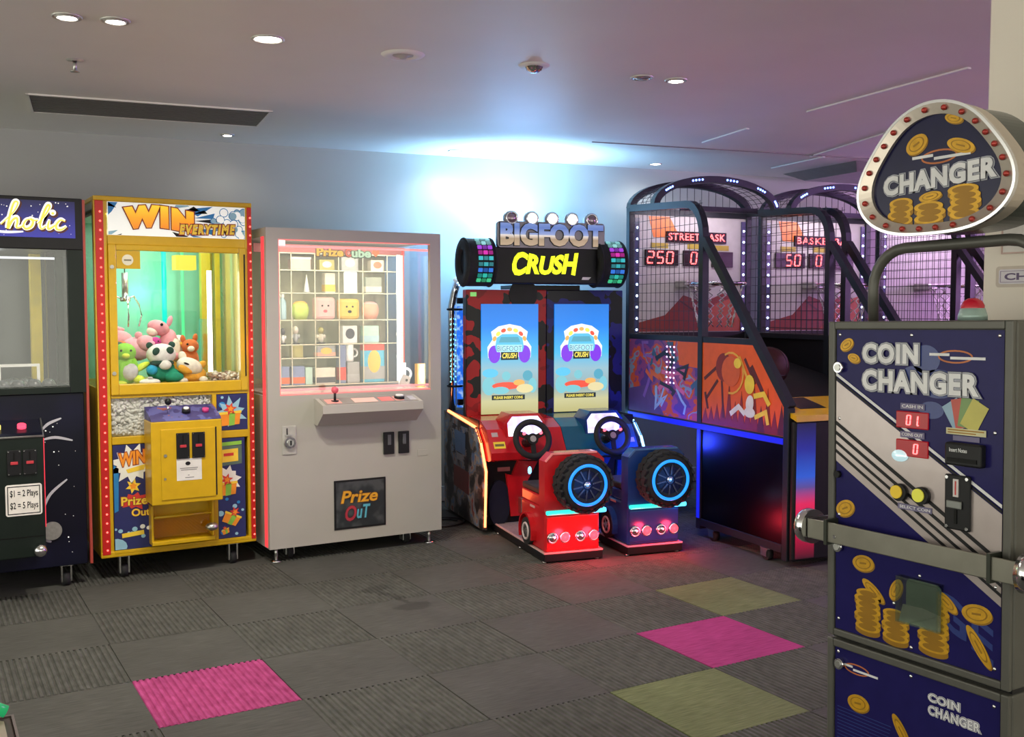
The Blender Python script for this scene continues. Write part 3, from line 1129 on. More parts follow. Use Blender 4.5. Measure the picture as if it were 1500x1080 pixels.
gift(ar, .675, .82, .050, .0018, bx)
obj('gift_print', ar, p2_, kind='stuff')
p3_ = obj('gift_panel', G().box(.604, .752, .004, .012, .154, .703, M_PB), yl)
ar = G()
bx = (.606, .750, .156, .701)
patch(ar, [(.606, .66), (.735, .66), (.735, .56), (.606, .55)], .003, mat('print_grey_green', (.10, .16, .13), .5), bx)
patch(ar, [(.606, .68), (.735, .685), (.735, .665), (.606, .66)], .003, M_PG, bx)
patch(ar, [(.616, .64), (.715, .645), (.715, .575), (.616, .57)], .0022, M_PY, bx)
patch(ar, [(.636, .62), (.69, .622), (.69, .606), (.636, .604)], .0015, M_PRD, bx)
bubbles(ar, 14, (.606, .75, .16, .55), .003, rn, [M_PCY, M_PCY, M_PBL])
patch(ar, star_poly(.655, .475, .085, .055, 10, .1, .9, 1, rn), .0024, M_PW, bx)
gift(ar, .650, .435, .048, .0018, bx)
gift(ar, .675, .265, .040, .0014, bx, -.5)
gift(ar, .64, .195, .018, .0018, bx, .3)
obj('gift_print', ar, p3_, kind='stuff')
# coin box
cb = obj('coin_box', G().box(.225, .585, -.17, .004, .40, .83, YELLOW, .005), yl)
obj('box_door', G().box(.272, .548, -.176, -.17, .425, .79, YELLOW, .003), cb)
obj('door_shadow_gap', G().box(.549, .556, -.1715, -.170, .43, .79, BLACK), cb)
obj('lock', G().cyl((.293, -.176, .655), (.293, -.181, .655), .008, STEEL, n=14).cyl((.290, -.176, .535), (.290, -.180, .535), .006, STEEL, n=14), cb)
pn = obj('control_panel', G().prism([(-.168, .831), (.004, .831), (.004, .895), (-.16, .842)], .228, .582, blotch('panel_purple', [(0, (.05, .04, .16)), (.5, (.10, .10, .30)), (.62, (.35, .12, .10)), (.72, (.25, .35, .5))], 14), 'yz'), yl)
obj('joystick', G().cyl((.33, -.09, .86), (.33, -.09, .92), .006, CHROME, n=10).ball((.33, -.09, .925), .018, BLACK), pn)
obj('button', G().cyl((.42, -.09, .862), (.42, -.095, .885), .022, BLACK, n=16).cyl((.42, -.094, .885), (.42, -.096, .89), .014, WHITE, n=16), pn)
obj('button', G().cyl((.52, -.09, .862), (.52, -.095, .882), .017, mat('magenta_button', (.6, .05, .22), .3), n=16), pn)
for x0 in (.348, .427):
    coin_slot_plate(cb, x0, x0 + .066, .634, .768, -.176)
nt_ = obj('paper_note', G().box(.348, .475, -.1775, -.1765, .520, .634, mat('note_white', (.75, .74, .70), .6)), cb)
nl = G().disc(.405, .608, .013, -.1785, -.1777, M_INK, .010)
for zz, a, b in ((.582, .365, .455), (.573, .37, .45), (.545, .404, .412), (.533, .39, .435)):
    nl.box(a, b, -.1782, -.1777, zz, zz + .004, mat('note_ink', (.25, .24, .23), .6))
obj('print', nl, nt_)
# prize bin
bn = obj('prize_bin', G().box(.24, .565, .03, .04, .19, .40, YELLOW).box(.24, .252, -.06, .07, .19, .38, YELLOW, .003).box(.553, .565, -.06, .07, .19, .38, YELLOW, .003).box(.24, .565, -.075, .07, .17, .192, YELLOW, .004), yl)
obj('bin_flap', G().box(.258, .548, -.03, -.024, .205, .305, glass('yellow_acrylic', (.98, .86, .42), .08, .4)), bn)
obj('bin_bar', G().cyl((.25, -.05, .315), (.56, -.05, .315), .007, YELLOW, n=10), bn)
obj('bin_knob', G().ball((.545, -.085, .245), (.035, .03, .022), STEEL, 14, 8).cyl((.545, -.06, .245), (.545, -.085, .245), .012, STEEL, n=10), bn)
for x in (.12, .69):
    castor(yl, x, .06, .119)
    castor(yl, x, yd - .08, .119)
# inside of the glazed part
M_MINT = mat('mint_panel', (.30, .66, .50), .3, var=.04)
obj('back_wall', G().box(.04, yw - .04, yd - .03, yd - .02, 1.0, 1.955, M_MINT), yl)
obj('far_panel', G().box(yw - .020, yw - .008, .055, yd - .05, 1.0, 1.955, mat('pale_yellow_panel', (.75, .68, .34), .07, .6, var=.05)), yl)
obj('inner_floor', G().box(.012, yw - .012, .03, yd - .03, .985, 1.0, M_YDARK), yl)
obj('ceiling_plate', G().box(.03, yw - .03, .03, yd - .03, 1.90, 1.915, WHITE), yl)
for x in (.665, .745):
    obj('yellow_pillar', G().box(x, x + (.055 if x < .7 else .03), .55, .60, 1.0, 1.90, mat('inner_yellow', (.62, .48, .02), .4), .002), yl)
obj('cyan_tube', G().cyl((.485, .70, 1.02), (.485, .70, 1.88), .014, glow('cyan_tube', (.0, .75, .58), 1.0), n=12), yl)
obj('green_tube', G().cyl((.595, .72, 1.02), (.595, .72, 1.88), .009, glow('green_tube', (.10, .8, .28), 1.0), n=12), yl)
obj('white_tube', G().cyl((.648, .30, 1.05), (.648, .30, 1.62), .013, glow('white_tube', (1, 1, .86), 6.0), n=12), yl)
obj('chute_wall', G().box(.585, .589, .03, .30, 1.0, 1.35, ACRYL).box(.589, .79, .30, .304, 1.0, 1.35, ACRYL), yl)
obj('gantry', G().box(.05, yw - .05, .20, .23, 1.80, 1.825, STEEL).box(.05, yw - .05, .30, .33, 1.80, 1.825, STEEL), yl)
# claw
cr = obj('carriage', G().box(.13, .25, .19, .34, 1.745, 1.80, STEEL, .004).box(.45, .56, .22, .32, 1.62, 1.70, glow('lit_sign_yellow', (1, .78, .05), .8)), yl)
obj('cable', G().cyl((.19, .26, 1.745), (.19, .26, 1.58), .003, BLACK, n=8), cr)
cw = obj('claw', G().cyl((.19, .26, 1.60), (.19, .26, 1.47), .017, STEEL, n=16).cyl((.19, .26, 1.47), (.19, .26, 1.445), .027, CHROME, n=16), yl)
for k in range(3):
    a = .5 + 2 * PI * k / 3
    c, s_ = math.cos(a), math.sin(a)
    pth = [(.19 + c * r_, .26 + s_ * r_, z_) for r_, z_ in ((.02, 1.46), (.055, 1.475), (.09, 1.43), (.105, 1.37), (.085, 1.31))]
    obj('finger', G().tube(pth, .0045, CHROME, 8), cw)
peb = G()
rn = random.Random(31)
cols_ = [mat('pebble_%d' % i, c, .6) for i, c in enumerate([(.7, .62, .5), (.25, .13, .08), (.8, .75, .68), (.45, .30, .2)])]
for k in range(260):
    r_ = rn.uniform(.006, .011)
    peb.ball((rn.uniform(.60, .775), rn.uniform(.04, .28), 1.0 + rn.uniform(.004, .05)), (r_ * 1.3, r_, r_ * .8), rn.choice(cols_), 7, 5)
obj('pebbles', peb, yl, kind='stuff')
area('claw_glow', (.36, .25, 1.89), (0, 0, 0), 7.0, (.85, 1.0, .85), .6, .5, yl)
point('claw_cyan_glow', (.385, .62, 1.5), 1.6, (.1, 1, .65), .05, yl)

# ---- plush toys lying in it
def plush(name, label, parts, loc, rz=0.0, s=1.0, cat='plush toy'):
    """parts: (name, material, [(centre, radii, rotation about y, rotation about z)])"""
    t = thing(name, label, cat, (.815 + loc[0], 5.58 + loc[1], 1.003 + loc[2]), rz, 'plush toys in the claw machine')
    for nm, m, els in parts:
        g = G()
        for e in els:
            c, r = e[0], e[1]
            rt = None
            if len(e) > 2:
                rt = Matrix.Rotation(e[2], 4, 'Y')
                if len(e) > 3:
                    rt = Matrix.Rotation(e[3], 4, 'X') @ rt
            g.ball([q * s for q in c], [q * s for q in r], m, 16, 10, rot=rt)
        obj(nm, g, t)
    return t

def fur(name, c):
    return mat(name, c, .85, var=.12, scale=45, bump=.5, bscale=220)
F_GREEN, F_LIME, F_GREY = fur('plush_green', (.24, .62, .04)), fur('plush_lime', (.65, .80, .05)), fur('plush_grey', (.55, .56, .56))
F_WHITE, F_TEAL, F_BLACK = fur('plush_white', (.82, .82, .76)), fur('plush_teal', (.01, .28, .16)), fur('plush_dark_green', (.02, .07, .05))
F_BLUE, F_PINK, F_ROSE = fur('plush_blue', (.02, .38, .62)), fur('plush_pink', (.85, .36, .42)), fur('plush_rose', (.82, .42, .52))
F_CREAM, F_ORANGE, F_RED, F_RUST = fur('plush_cream', (.85, .80, .66)), fur('plush_orange', (.85, .42, .04)), fur('plush_red', (.50, .03, .03)), fur('plush_rust', (.66, .16, .04))
F_MAG = fur('plush_magenta', (.55, .05, .28))
EYE = mat('bead_eye', (.01, .01, .01), .15)
plush('plush_penguin', 'green plush penguin with yellow beak and grey belly against the glass', [
    ('body', F_GREEN, [((0, 0, .085), (.066, .055, .085))]),
    ('head', F_GREEN, [((-.005, -.005, .172), (.058, .052, .052))]),
    ('belly', F_GREY, [((.012, -.035, .075), (.044, .028, .048))]),
    ('beak', F_LIME, [((-.008, -.055, .158), (.02, .02, .014))]),
    ('wing', F_GREEN, [((-.068, -.01, .10), (.016, .028, .05), .3)]),
    ('wing', F_LIME, [((.075, -.01, .095), (.05, .022, .018), -.5)]),
    ('foot', F_LIME, [((-.035, -.045, .014), (.032, .034, .014))]),
    ('foot', F_LIME, [((.06, -.03, .03), (.03, .03, .024))]),
    ('eye', EYE, [((-.03, -.052, .185), (.006, .004, .006))]),
    ('eye', EYE, [((.018, -.054, .185), (.006, .004, .006))]),
], (.161, .118, .0), 0, 1.0)
plush('plush_panda', 'plush panda with dark eye patches, teal body and white muzzle', [
    ('body', F_TEAL, [((0, .0, .065), (.075, .06, .066)), ((.05, -.02, .035), (.05, .05, .04))]),
    ('head', F_WHITE, [((0, -.02, .150), (.078, .06, .058))]),
    ('muzzle', F_WHITE, [((.01, -.065, .095), (.034, .025, .026))]),
    ('scarf', F_BLACK, [((.0, -.045, .105), (.062, .035, .02))]),
    ('eye_patch', F_BLACK, [((-.036, -.07, .168), (.018, .012, .022), .5)]),
    ('eye_patch', F_BLACK, [((.036, -.07, .172), (.020, .012, .020), -.5)]),
    ('ear', F_BLACK, [((-.058, -.01, .198), (.018, .014, .018))]),
    ('ear', F_BLACK, [((.058, -.01, .200), (.018, .014, .018))]),
    ('paw', F_BLUE, [((-.055, -.05, .07), (.03, .025, .026))]),
    ('leg', F_TEAL, [((.06, -.05, .028), (.05, .035, .028))]),
], (.342, .135, .01))
plush('plush_dog', 'cream and orange plush dog lying on its side beside the panda', [
    ('body', F_ORANGE, [((.02, .01, .05), (.085, .06, .05))]),
    ('head', F_CREAM, [((.0, -.02, .10), (.078, .055, .05), .35)]),
    ('cheek', F_ORANGE, [((-.03, -.052, .085), (.046, .022, .026), .35)]),
    ('ear', F_CREAM, [((-.035, .0, .155), (.024, .016, .034), -.2)]),
    ('ear', F_ORANGE, [((.075, .0, .105), (.022, .016, .03), 1.0)]),
    ('eye', EYE, [((-.028, -.07, .118), (.017, .007, .006), .4)]),
    ('paw', F_CREAM, [((-.045, -.045, .018), (.03, .028, .018))]),
    ('paw', F_CREAM, [((.075, -.04, .02), (.026, .026, .02))]),
], (.488, .128, .0), 0, .92)
plush('plush_dinosaur', 'pink plush dinosaur sitting upright on top of the heap', [
    ('body', F_PINK, [((.02, 0, .07), (.050, .05, .085), .15)]),
    ('head', F_PINK, [((-.028, -.01, .160), (.058, .045, .040), .35)]),
    ('snout', F_CREAM, [((-.062, -.022, .140), (.030, .032, .024), .4)]),
    ('crest', F_ROSE, [((.032, .0, .195), (.014, .012, .030), .3)]),
    ('belly', F_CREAM, [((.05, -.035, .05), (.028, .02, .055))]),
    ('leg', F_PINK, [((.035, -.05, .012), (.032, .04, .022))]),
    ('eye', EYE, [((-.02, -.054, .178), (.008, .005, .008))]),
], (.395, .30, .13), 0, 1.05)
plush('plush_pig', 'pink plush pig lying curled behind the green penguin', [
    ('body', F_ROSE, [((0, 0, .07), (.085, .06, .065))]),
    ('head', F_PINK, [((.045, -.03, .10), (.055, .05, .045))]),
    ('snout', F_ROSE, [((.065, -.08, .10), (.02, .014, .016))]),
    ('ear', F_PINK, [((.01, -.02, .145), (.02, .014, .02))]),
    ('leg', F_PINK, [((-.05, -.05, .03), (.026, .03, .026))]),
], (.242, .27, .115), 0, 1.0)
plush('plush_bunny', 'pale pink plush rabbit lying flat at the back of the heap', [
    ('body', F_PINK, [((0, 0, .06), (.08, .055, .055))]),
    ('head', F_CREAM, [((-.05, -.02, .085), (.045, .045, .038))]),
    ('ear', F_PINK, [((-.02, .0, .125), (.045, .016, .014), .2)]),
    ('ear', F_PINK, [((.0, .03, .12), (.045, .016, .014), .1)]),
], (.165, .40, .16), 0, 1.1)
plush('plush_ladybird', 'dark red plush ladybird squeezed behind the penguin', [
    ('body', F_RED, [((0, 0, .06), (.05, .05, .05))]),
    ('head', F_BLACK, [((.02, -.035, .085), (.026, .026, .024))]),
    ('spot', F_BLACK, [((-.03, -.035, .08), (.012, .01, .012))]),
    ('wing', F_RUST, [((.03, -.01, .10), (.032, .03, .014))]),
], (.118, .215, .12))
plush('plush_bird', 'white plush chick with an orange beak behind the panda', [
    ('body', F_WHITE, [((0, 0, .06), (.042, .04, .06))]),
    ('head', F_WHITE, [((0, -.01, .125), (.036, .034, .032))]),
    ('beak', F_ORANGE, [((.01, -.045, .105), (.03, .016, .012), -.5)]),
    ('eye', EYE, [((-.015, -.042, .135), (.006, .004, .009))]),
    ('eye', EYE, [((.016, -.042, .135), (.006, .004, .009))]),
], (.482, .355, .10))
plush('plush_fox', 'rust red plush fox sitting beside the clear chute', [
    ('body', F_RUST, [((0, 0, .075), (.056, .05, .075))]),
    ('head', F_RUST, [((.005, -.015, .155), (.048, .042, .04))]),
    ('snout', F_CREAM, [((.0, -.055, .142), (.02, .02, .016))]),
    ('ear', F_RUST, [((-.03, 0, .195), (.014, .01, .024), -.2)]),
    ('ear', F_RUST, [((.036, 0, .200), (.014, .01, .026), .2)]),
    ('eye', EYE, [((-.018, -.052, .168), (.006, .004, .006))]),
], (.522, .27, .04))
plush('plush_octopus', 'small magenta plush octopus between the pink toys and the panda', [
    ('head', F_MAG, [((0, 0, .055), (.036, .034, .034))]),
    ('arm', F_MAG, [((.03, -.02, .025), (.022, .02, .018))]),
    ('arm', F_MAG, [((-.03, -.02, .025), (.022, .02, .018))]),
    ('eye', EYE, [((.012, -.033, .062), (.005, .004, .005))]),
], (.335, .225, .175), 0, .85)
plush('plush_cushion', 'flat white plush cushion under the panda', [
    ('body', F_WHITE, [((0, 0, .018), (.055, .03, .018))]),
    ('tuft', F_GREY, [((.0, -.01, .04), (.014, .014, .006))]),
], (.27, .060, .0))
plush('plush_bear', 'brown orange plush bear filling the back of the heap', [
    ('body', F_ORANGE, [((0, 0, .07), (.09, .06, .07))]),
    ('head', F_ORANGE, [((.02, -.02, .14), (.045, .042, .04))]),
    ('ear', F_ORANGE, [((-.015, -.01, .178), (.014, .01, .014))]),
    ('ear', F_ORANGE, [((.055, -.01, .178), (.014, .01, .014))]),
    ('muzzle', F_CREAM, [((.02, -.058, .13), (.02, .016, .015))]),
], (.43, .47, .0))

# ------------------------------------------------------------------ grey prize cube
M_GREYP = mat('prize_grey_paint', (.42, .405, .365), .5, var=.02, scale=6)
M_CREAM = mat('rack_cream', (.74, .70, .50), .4, var=.04)
M_NEON = glow('neon_pink', (1, .16, .17), 1.6)
M_NEONW = glow('neon_white', (1, .97, .86), 3.0)
gw, gd = 1.053, .90
pc = thing('prize_cube', 'grey prize vending cube with a bright window full of boxed prizes', 'prize machine', (1.675, 5.50, 0))
wx0, wx1, wz0, wz1 = .068, 1.006, .927, 1.787
front = obj('front_panel', G().frame(0, gw, .078, 1.848, wx0, 0, .03, M_GREYP, 0, wb=wz0 - .078, wt=1.848 - wz1), pc)
front.data.materials[0] = M_GREYP
obj('window_bead', G().bar([(wx0, .016, wz0), (wx1, .016, wz0), (wx1, .016, wz1), (wx0, .016, wz1)], .010, .03, mat('pink_bead', (.6, .25, .24), .35, emit=(1, .15, .15), es=.45), up=(0, 1, 0), closed=True), front)
obj('window_glass', G().box(wx0, wx1, .018, .022, wz0, wz1, CLEAR), pc)
obj('body', G().box(.0, gw, .03, gd, .078, .925, M_GREYP), pc)
obj('roof', G().box(.0, gw, .03, gd, 1.80, 1.848, M_GREYP), pc)
obj('rear_wall', G().box(.02, gw - .02, gd - .02, gd, .925, 1.80, M_CREAM), pc)
for x in (.0, gw - .03):
    obj('rear_post', G().box(x, x + .03, gd - .04, gd - .021, .925, 1.80, M_GREYP), pc)
for x in (.003, gw - .008):
    obj('side_glass', G().box(x, x + .005, .03, gd - .04, .925, 1.80, glass('side_pane', (.88, .92, .97), .08, .5)), pc)
for y in (.036, .066):
    obj('side_light', G().box(-.005, .0005, y, y + .010, .085, 1.80, glow('side_light_red', (1, .05, .06), 1.0)), pc)
obj('inner_floor', G().box(.02, gw - .02, .03, gd - .02, .925, .935, mat('pink_floor', (.70, .48, .44), .3)), pc)
for z in (.952, 1.752):
    obj('neon_line', G().cyl((.03, .06, z), (gw - .03, .06, z), .006, M_NEON, n=8), pc)
obj('neon_header', G().box(.05, gw - .05, .40, .41, 1.735, 1.785, mat('pink_header', (.42, .11, .11), .5, emit=(1, .16, .16), es=.08)), pc)
obj('neon_line', G().cyl((.99, .40, .95), (.99, .40, 1.78), .008, glow('neon_red', (.8, .06, .05), 1.0), n=8), pc)
obj('light_bar', G().box(1.006, 1.024, .05, .065, .945, 1.77, M_NEONW), pc)
obj('light_bar', G().box(wx0 + .005, wx0 + .055, .05, .065, 1.755, 1.782, M_NEONW), pc)
# rack of cells
RX = [.195, .265, .41, .56, .715, .875, .955]
RZ = [.952, 1.195, 1.34, 1.50, 1.635, 1.735]
ry0, ry1 = .38, .60
for z in RZ + [1.115]:
    x1 = RX[-1] if z != 1.115 else .56
    obj('rack_shelf', G().box(RX[0], x1, ry0, ry1, z - .006, z, ACRYL).box(RX[0], x1, ry0 - .002, ry0, z - .005, z + .001, M_CREAM), pc)
for x in RX:
    obj('rack_divider', G().box(x - .0025, x + .0025, ry0 + .002, ry1, RZ[0], RZ[-1], ACRYL).box(x - .0022, x + .0022, ry0 - .002, ry0 + .002, RZ[0], RZ[-1], M_CREAM), pc)
obj('rack_back', G().box(RX[0], RX[-1], ry1, ry1 + .006, .94, 1.735, mat('rack_back', (.62, .60, .42), .4)), pc)
rl = obj('light_rail', G().box(.920, .941, .33, .342, .96, 1.735, glow('rail_white', (1, .98, .88), 2.0)), pc)
obj('rail_clip', G().box(.909, .951, .322, .33, 1.50, 1.52, STEEL), rl)
obj('rail_clip', G().box(.909, .951, .322, .33, 1.24, 1.26, STEEL), rl)
obj('rail_clip', G().box(.909, .951, .322, .33, 1.10, 1.12, STEEL), rl)
obj('light_rail', G().box(.957, .972, .36, .37, .96, 1.735, glow('rail_cream', (1, .95, .6), 1.0)), pc)
tl_ = G()
letters(tl_, 'Prize', .315, .468, 1.705, 1.748, .075, [(.11, mat('title_brown', (.16, .05, .01), .4), .004), (.035, glow('title_amber', (1, .55, .02), .7), .004)])
obj('title_lettering', tl_, pc)
tl_ = G()
letters(tl_, 'C', .488, .520, 1.705, 1.748, .085, [(.11, mat('title_brown', (.16, .05, .01), .4), .004), (.035, glow('title_red', (.9, .12, .05), .6), .004)])
obj('title_letter', tl_, pc)
tl_ = G()
letters(tl_, 'ube', .528, .640, 1.703, 1.748, .085, [(.11, mat('title_green_edge', (.05, .13, .05), .4), .004), (.035, glow('title_pale_green', (.65, .95, .6), .6), .004)])
obj('title_letter', tl_, pc)
hp = []
for i in range(24):
    t_ = 2 * PI * i / 24
    hp.append((.674 + .0014 * 16 * math.sin(t_) ** 3, 1.728 + .0014 * (13 * math.cos(t_) - 5 * math.cos(2 * t_) - 2 * math.cos(3 * t_) - math.cos(4 * t_))))
obj('title_heart', G().prism(hp, .077, .085, glow('title_heart', (.95, .22, .05), .7)), pc)

# control shelf
cs = obj('control_shelf', G().prism([(.0, .76), (.0, .905), (-.015, .905), (-.14, .875), (-.145, .83), (-.05, .755)], .262, .868, M_GREYP, 'yz'), pc)
deck = Matrix.Translation((0, -.0775, .890)) @ Matrix.Rotation(math.atan2(.03, .125), 4, 'X')
obj('deck_plate', G().box(.285, .845, -.055, .055, 0, .0025, mat('deck_grey', (.30, .27, .25), .4), M=deck), cs)
for a, b, c in ((.30, .385, (.75, .30, .26)), (.46, .60, (.8, .45, .38)), (.62, .70, (.7, .16, .14)), (.71, .76, (.8, .35, .3)), (.80, .84, (.4, .38, .4))):
    obj('deck_label', G().box(a, b, -.04, .03, .0026, .004, mat('deck_label_%d' % int(a * 100), c, .4, emit=c, es=.25), M=deck), cs)
js = obj('joystick', G().cyl((.355, -.08, .888), (.355, -.082, .945), .007, BLACK, n=10).cyl((.355, -.08, .885), (.355, -.08, .897), .022, BLACK, n=16), cs)
obj('ball_grip', G().ball((.355, -.082, .955), .020, mat('pink_grip', (.75, .12, .17), .2)), js)
obj('push_button', G().cyl((.745, -.08, .888), (.745, -.083, .905), .030, BLACK, n=20).cyl((.745, -.083, .905), (.745, -.084, .913), .023, WHITE, n=20), cs)
# coin mechanism, bill slots, plate, prize door
cm = obj('coin_mechanism', G().box(.076, .156, -.006, 0, .600, .760, mat('coin_plate', (.50, .49, .45), .4, .3), .003), pc)
obj('turn_lock', G().cyl((.116, -.006, .668), (.116, -.022, .668), .032, CHROME, n=24).cyl((.116, -.022, .668), (.116, -.032, .668), .018, STEEL, n=20).box(.112, .120, -.036, -.03, .655, .682, BLACK), cm)
obj('coin_slot', G().box(.100, .106, -.009, -.006, .712, .748, BLACK).box(.09, .13, -.012, -.006, .705, .712, STEEL), cm)
for x0 in (.677, .772):
    bv = obj('bill_slot', G().box(x0, x0 + .066, -.014, 0, .560, .690, BLACK, .003), pc)
    obj('slot_mouth', G().box(x0 + .022, x0 + .044, -.018, -.014, .615, .675, mat('slot_grey', (.10, .10, .11), .3), .002), bv)
obj('cover_plate', G().box(.895, .965, -.002, 0, .535, .572, M_GREYP, .0008), pc)
pd = obj('prize_door', G().box(.373, .690, -.004, 0, .146, .430, BLACK, .002), pc)
M_DOORA = blotch('door_art', [(0, (.012, .014, .016)), (.5, (.03, .035, .04)), (.62, (.07, .075, .08))], 9, .3, hard=False)
obj('door_art', G().box(.385, .678, -.0055, -.004, .158, .418, M_DOORA), pd)
lt = G()
letters(lt, 'Prize', .415, .635, .298, .365, -.006, [(.05, mat('door_brown', (.16, .05, .01), .4), .001), (.02, mat('door_amber', (.75, .36, .02), .4), .001)], shear=.2)
obj('door_lettering', lt, pd)
lt = G()
letters(lt, 'O', .440, .505, .195, .278, -.006, [(.05, mat('door_dark', (.10, .01, .02), .4), .001), (.02, mat('door_red', (.42, .03, .05), .4), .001)], shear=.2)
obj('door_letter', lt, pd)
lt = G()
letters(lt, 'uT', .510, .590, .205, .280, -.006, [(.05, mat('door_navy', (.02, .05, .08), .4), .001), (.02, mat('door_cyan', (.10, .45, .58), .4), .001)], shear=.2)
obj('door_letter', lt, pd)
for x in (.045, .985):
    for y in (.035, gd - .05):
        f = obj('levelling_foot', G().cyl((x, y, .012), (x, y, .085), .010, STEEL, n=12).lathe([(0, .016), (.012, .016), (.03, .007), (.032, 0), (0, 0)], CHROME, 20, M=Matrix.Translation((x, y, 0))), pc)
for x in (.14, .86):
    castor(pc, x, .10, .085)
area('cube_glow', (.5, .22, 1.79), (R(20), 0, 0), 4.5, (1, .93, .72), .8, .3, pc)
obj('light_bar', G().box(.03, .045, .05, .065, .945, 1.77, M_NEONW), pc)  # added left bar, there with the beams below to brighten the rack
area('bar_beam', (.06, .075, 1.35), (R(90), 0, R(-40)), 1.0, (1, .94, .76), .03, .8, pc)
area('bar_beam', (.985, .075, 1.35), (R(90), 0, R(40)), 1.0, (1, .94, .76), .03, .8, pc)
point('cube_side_glow', (-.05, .05, 1.2), .35, (1, .1, .1), .1, pc)

# prizes standing in the cells
def prize(name, label, cat, x0, x1, z0, z1, build, y=None, dep=.06):
    yy = ry0 + .03 if y is None else y
    t = thing(name, label, cat, (1.675 + (x0 + x1) / 2, 5.50 + yy + dep / 2, z0 + .0003), 0, 'prizes in the grey cube')
    build(t, (x1 - x0) / 2, dep / 2, z1 - z0)
    return t
def pm(n, c, r=.4):
    return mat('prize_' + n, c, r, var=.06, scale=40)
def boxed(body, face=None, band=None, lid=None):
    def f(t, a, b, h):
        obj('carton', G().box(-a, a, -b, b, 0, h, body, .003), t)
        if band:
            obj('band', G().box(-a - .0006, a + .0006, -b - .0008, b, h * .08, h * .42, band), t)
        if face:
            obj('picture', G().disc(0, h * .55, a * .62, -b - .0012, -b - .0002, face, h * .3), t)
        if lid:
            obj('lid', G().box(-a - .001, a + .001, -b - .001, b + .001, h * .84, h + .001, lid, .002), t)
    return f
def faced(col, eye=EYE, mouth=None, round_=.2):
    def f(t, a, b, h):
        obj('pouch', G().box(-a, a, -b, b, 0, h, col, min(.02, a * .4)), t)
        for s in (-1, 1):
            obj('eye', G().disc(s * a * .28, h * .62, .006, -b - .0015, -b + .002, eye), t)
        obj('mouth', G().disc(0, h * .38, .013, -b - .0015, -b + .002, mouth or eye, .009), t)
    return f
def tub(col, lid):
    def f(t, a, b, h):
        obj('tub', G().lathe([(0, 0), (a * .7, 0), (a * .95, h * .3), (a, h * .6), (a * .8, h * .86), (0, h * .88)], col, 20, M=Matrix.Diagonal((1, b / a if a > b else 1, 1, 1))), t)
        obj('lid', G().lathe([(0, h), (a * .5, h * .98), (a * .82, h * .86), (a * .8, h * .8)], lid, 20, M=Matrix.Diagonal((1, b / a if a > b else 1, 1, 1))), t)
    return f
def bottle(col, cap):
    def f(t, a, b, h):
        obj('bottle_body', G().lathe([(0, 0), (a * .9, 0), (a, h * .06), (a, h * .68), (a * .5, h * .82), (a * .45, h * .88)], col, 16), t)
        obj('cap', G().lathe([(a * .55, h * .86), (a * .55, h), (0, h)], cap, 16), t)
    return f
def mug_(col):
    def f(t, a, b, h):
        r = min(a * .8, b)
        obj('cup', G().lathe([(0, 0), (r * .9, 0), (r, h * .1), (r, h), (r * .9, h), (r * .86, h * .12), (0, h * .1)], col, 20), t)
        obj('handle', G().torus((r * 1.05, 0, h * .5), h * .24, h * .06, col, 'y', 16, 8), t)
    return f
def figure(body, head):
    def f(t, a, b, h):
        obj('stand', G().lathe([(0, 0), (a * .8, 0), (a * .75, .006), (0, .006)], BLACK, 16), t)
        obj('figure_body', G().ball((0, 0, h * .32), (a * .5, b * .6, h * .3), body, 12, 8).ball((-a * .6, 0, h * .42), (a * .3, b * .3, h * .12), body, 10, 6).ball((a * .6, 0, h * .42), (a * .3, b * .3, h * .12), body, 10, 6), t)
        obj('figure_head', G().ball((0, 0, h * .76), (a * .55, b * .7, h * .22), head, 12, 8), t)
    return f
c_cream, c_pink, c_blue, c_olive = pm('cream', (.78, .72, .58)), pm('pink', (.85, .50, .45)), pm('light_blue', (.42, .62, .66)), pm('olive', (.42, .38, .12))
c_or, c_red, c_wh, c_grey = pm('orange_red', (.78, .15, .03)), pm('red', (.75, .08, .05)), pm('white', (.82, .82, .78)), pm('grey', (.42, .43, .42))
c_yel, c_sky, c_grn, c_bl2 = pm('yellow', (.86, .56, .10)), pm('sky', (.10, .52, .72)), pm('lime', (.55, .72, .12)), pm('steel_blue', (.22, .28, .45))
c_dk, c_peach, c_mint = pm('charcoal', (.06, .06, .07)), pm('peach', (.86, .42, .28)), pm('mint', (.5, .72, .60))
S0, S1, S2, S3, S4, SH = RZ[0], RZ[1], RZ[2], RZ[3], RZ[4], 1.115
prize('prize_bottle', 'slim light blue prize bottle at the end of the face pouches row', 'bottle', .205, .252, S2, 1.493, bottle(c_blue, c_wh))
prize('prize_tub', 'lime green round prize tub beside the pink face pouch', 'tub', .282, .392, S2, 1.452, tub(c_grn, c_yel))
prize('face_pouch', 'pink square prize pouch with a smiling face', 'pouch', .416, .552, S2, 1.475, faced(c_pink, EYE, pm('mouth', (.7, .12, .14))))
prize('face_pouch', 'yellow square prize pouch with a smiling face', 'pouch', .571, .708, S2, 1.466, faced(c_yel))
prize('prize_tub', 'peach round prize tub beside the yellow face pouch', 'tub', .728, .842, S2, 1.451, tub(c_peach, c_pink))
prize('dog_box', 'white prize carton with a black dog picture', 'prize box', .594, .688, S1, 1.301, boxed(c_wh, c_dk))
prize('prize_carton', 'pale mint prize carton beside the dog picture carton', 'prize box', .727, .830, S1, 1.300, boxed(c_mint, None, c_blue))
prize('prize_figure', 'small white and black prize figure at the end of its shelf', 'figure', .205, .253, S1, 1.293, figure(c_wh, c_dk))
prize('prize_figure', 'small grey prize figure with a cream head on the rack', 'figure', .275, .339, S1, 1.305, figure(c_grey, c_cream))
prize('prize_figure', 'small cream prize figure with an olive head on the rack', 'figure', .430, .500, S1, 1.298, figure(c_cream, c_olive))
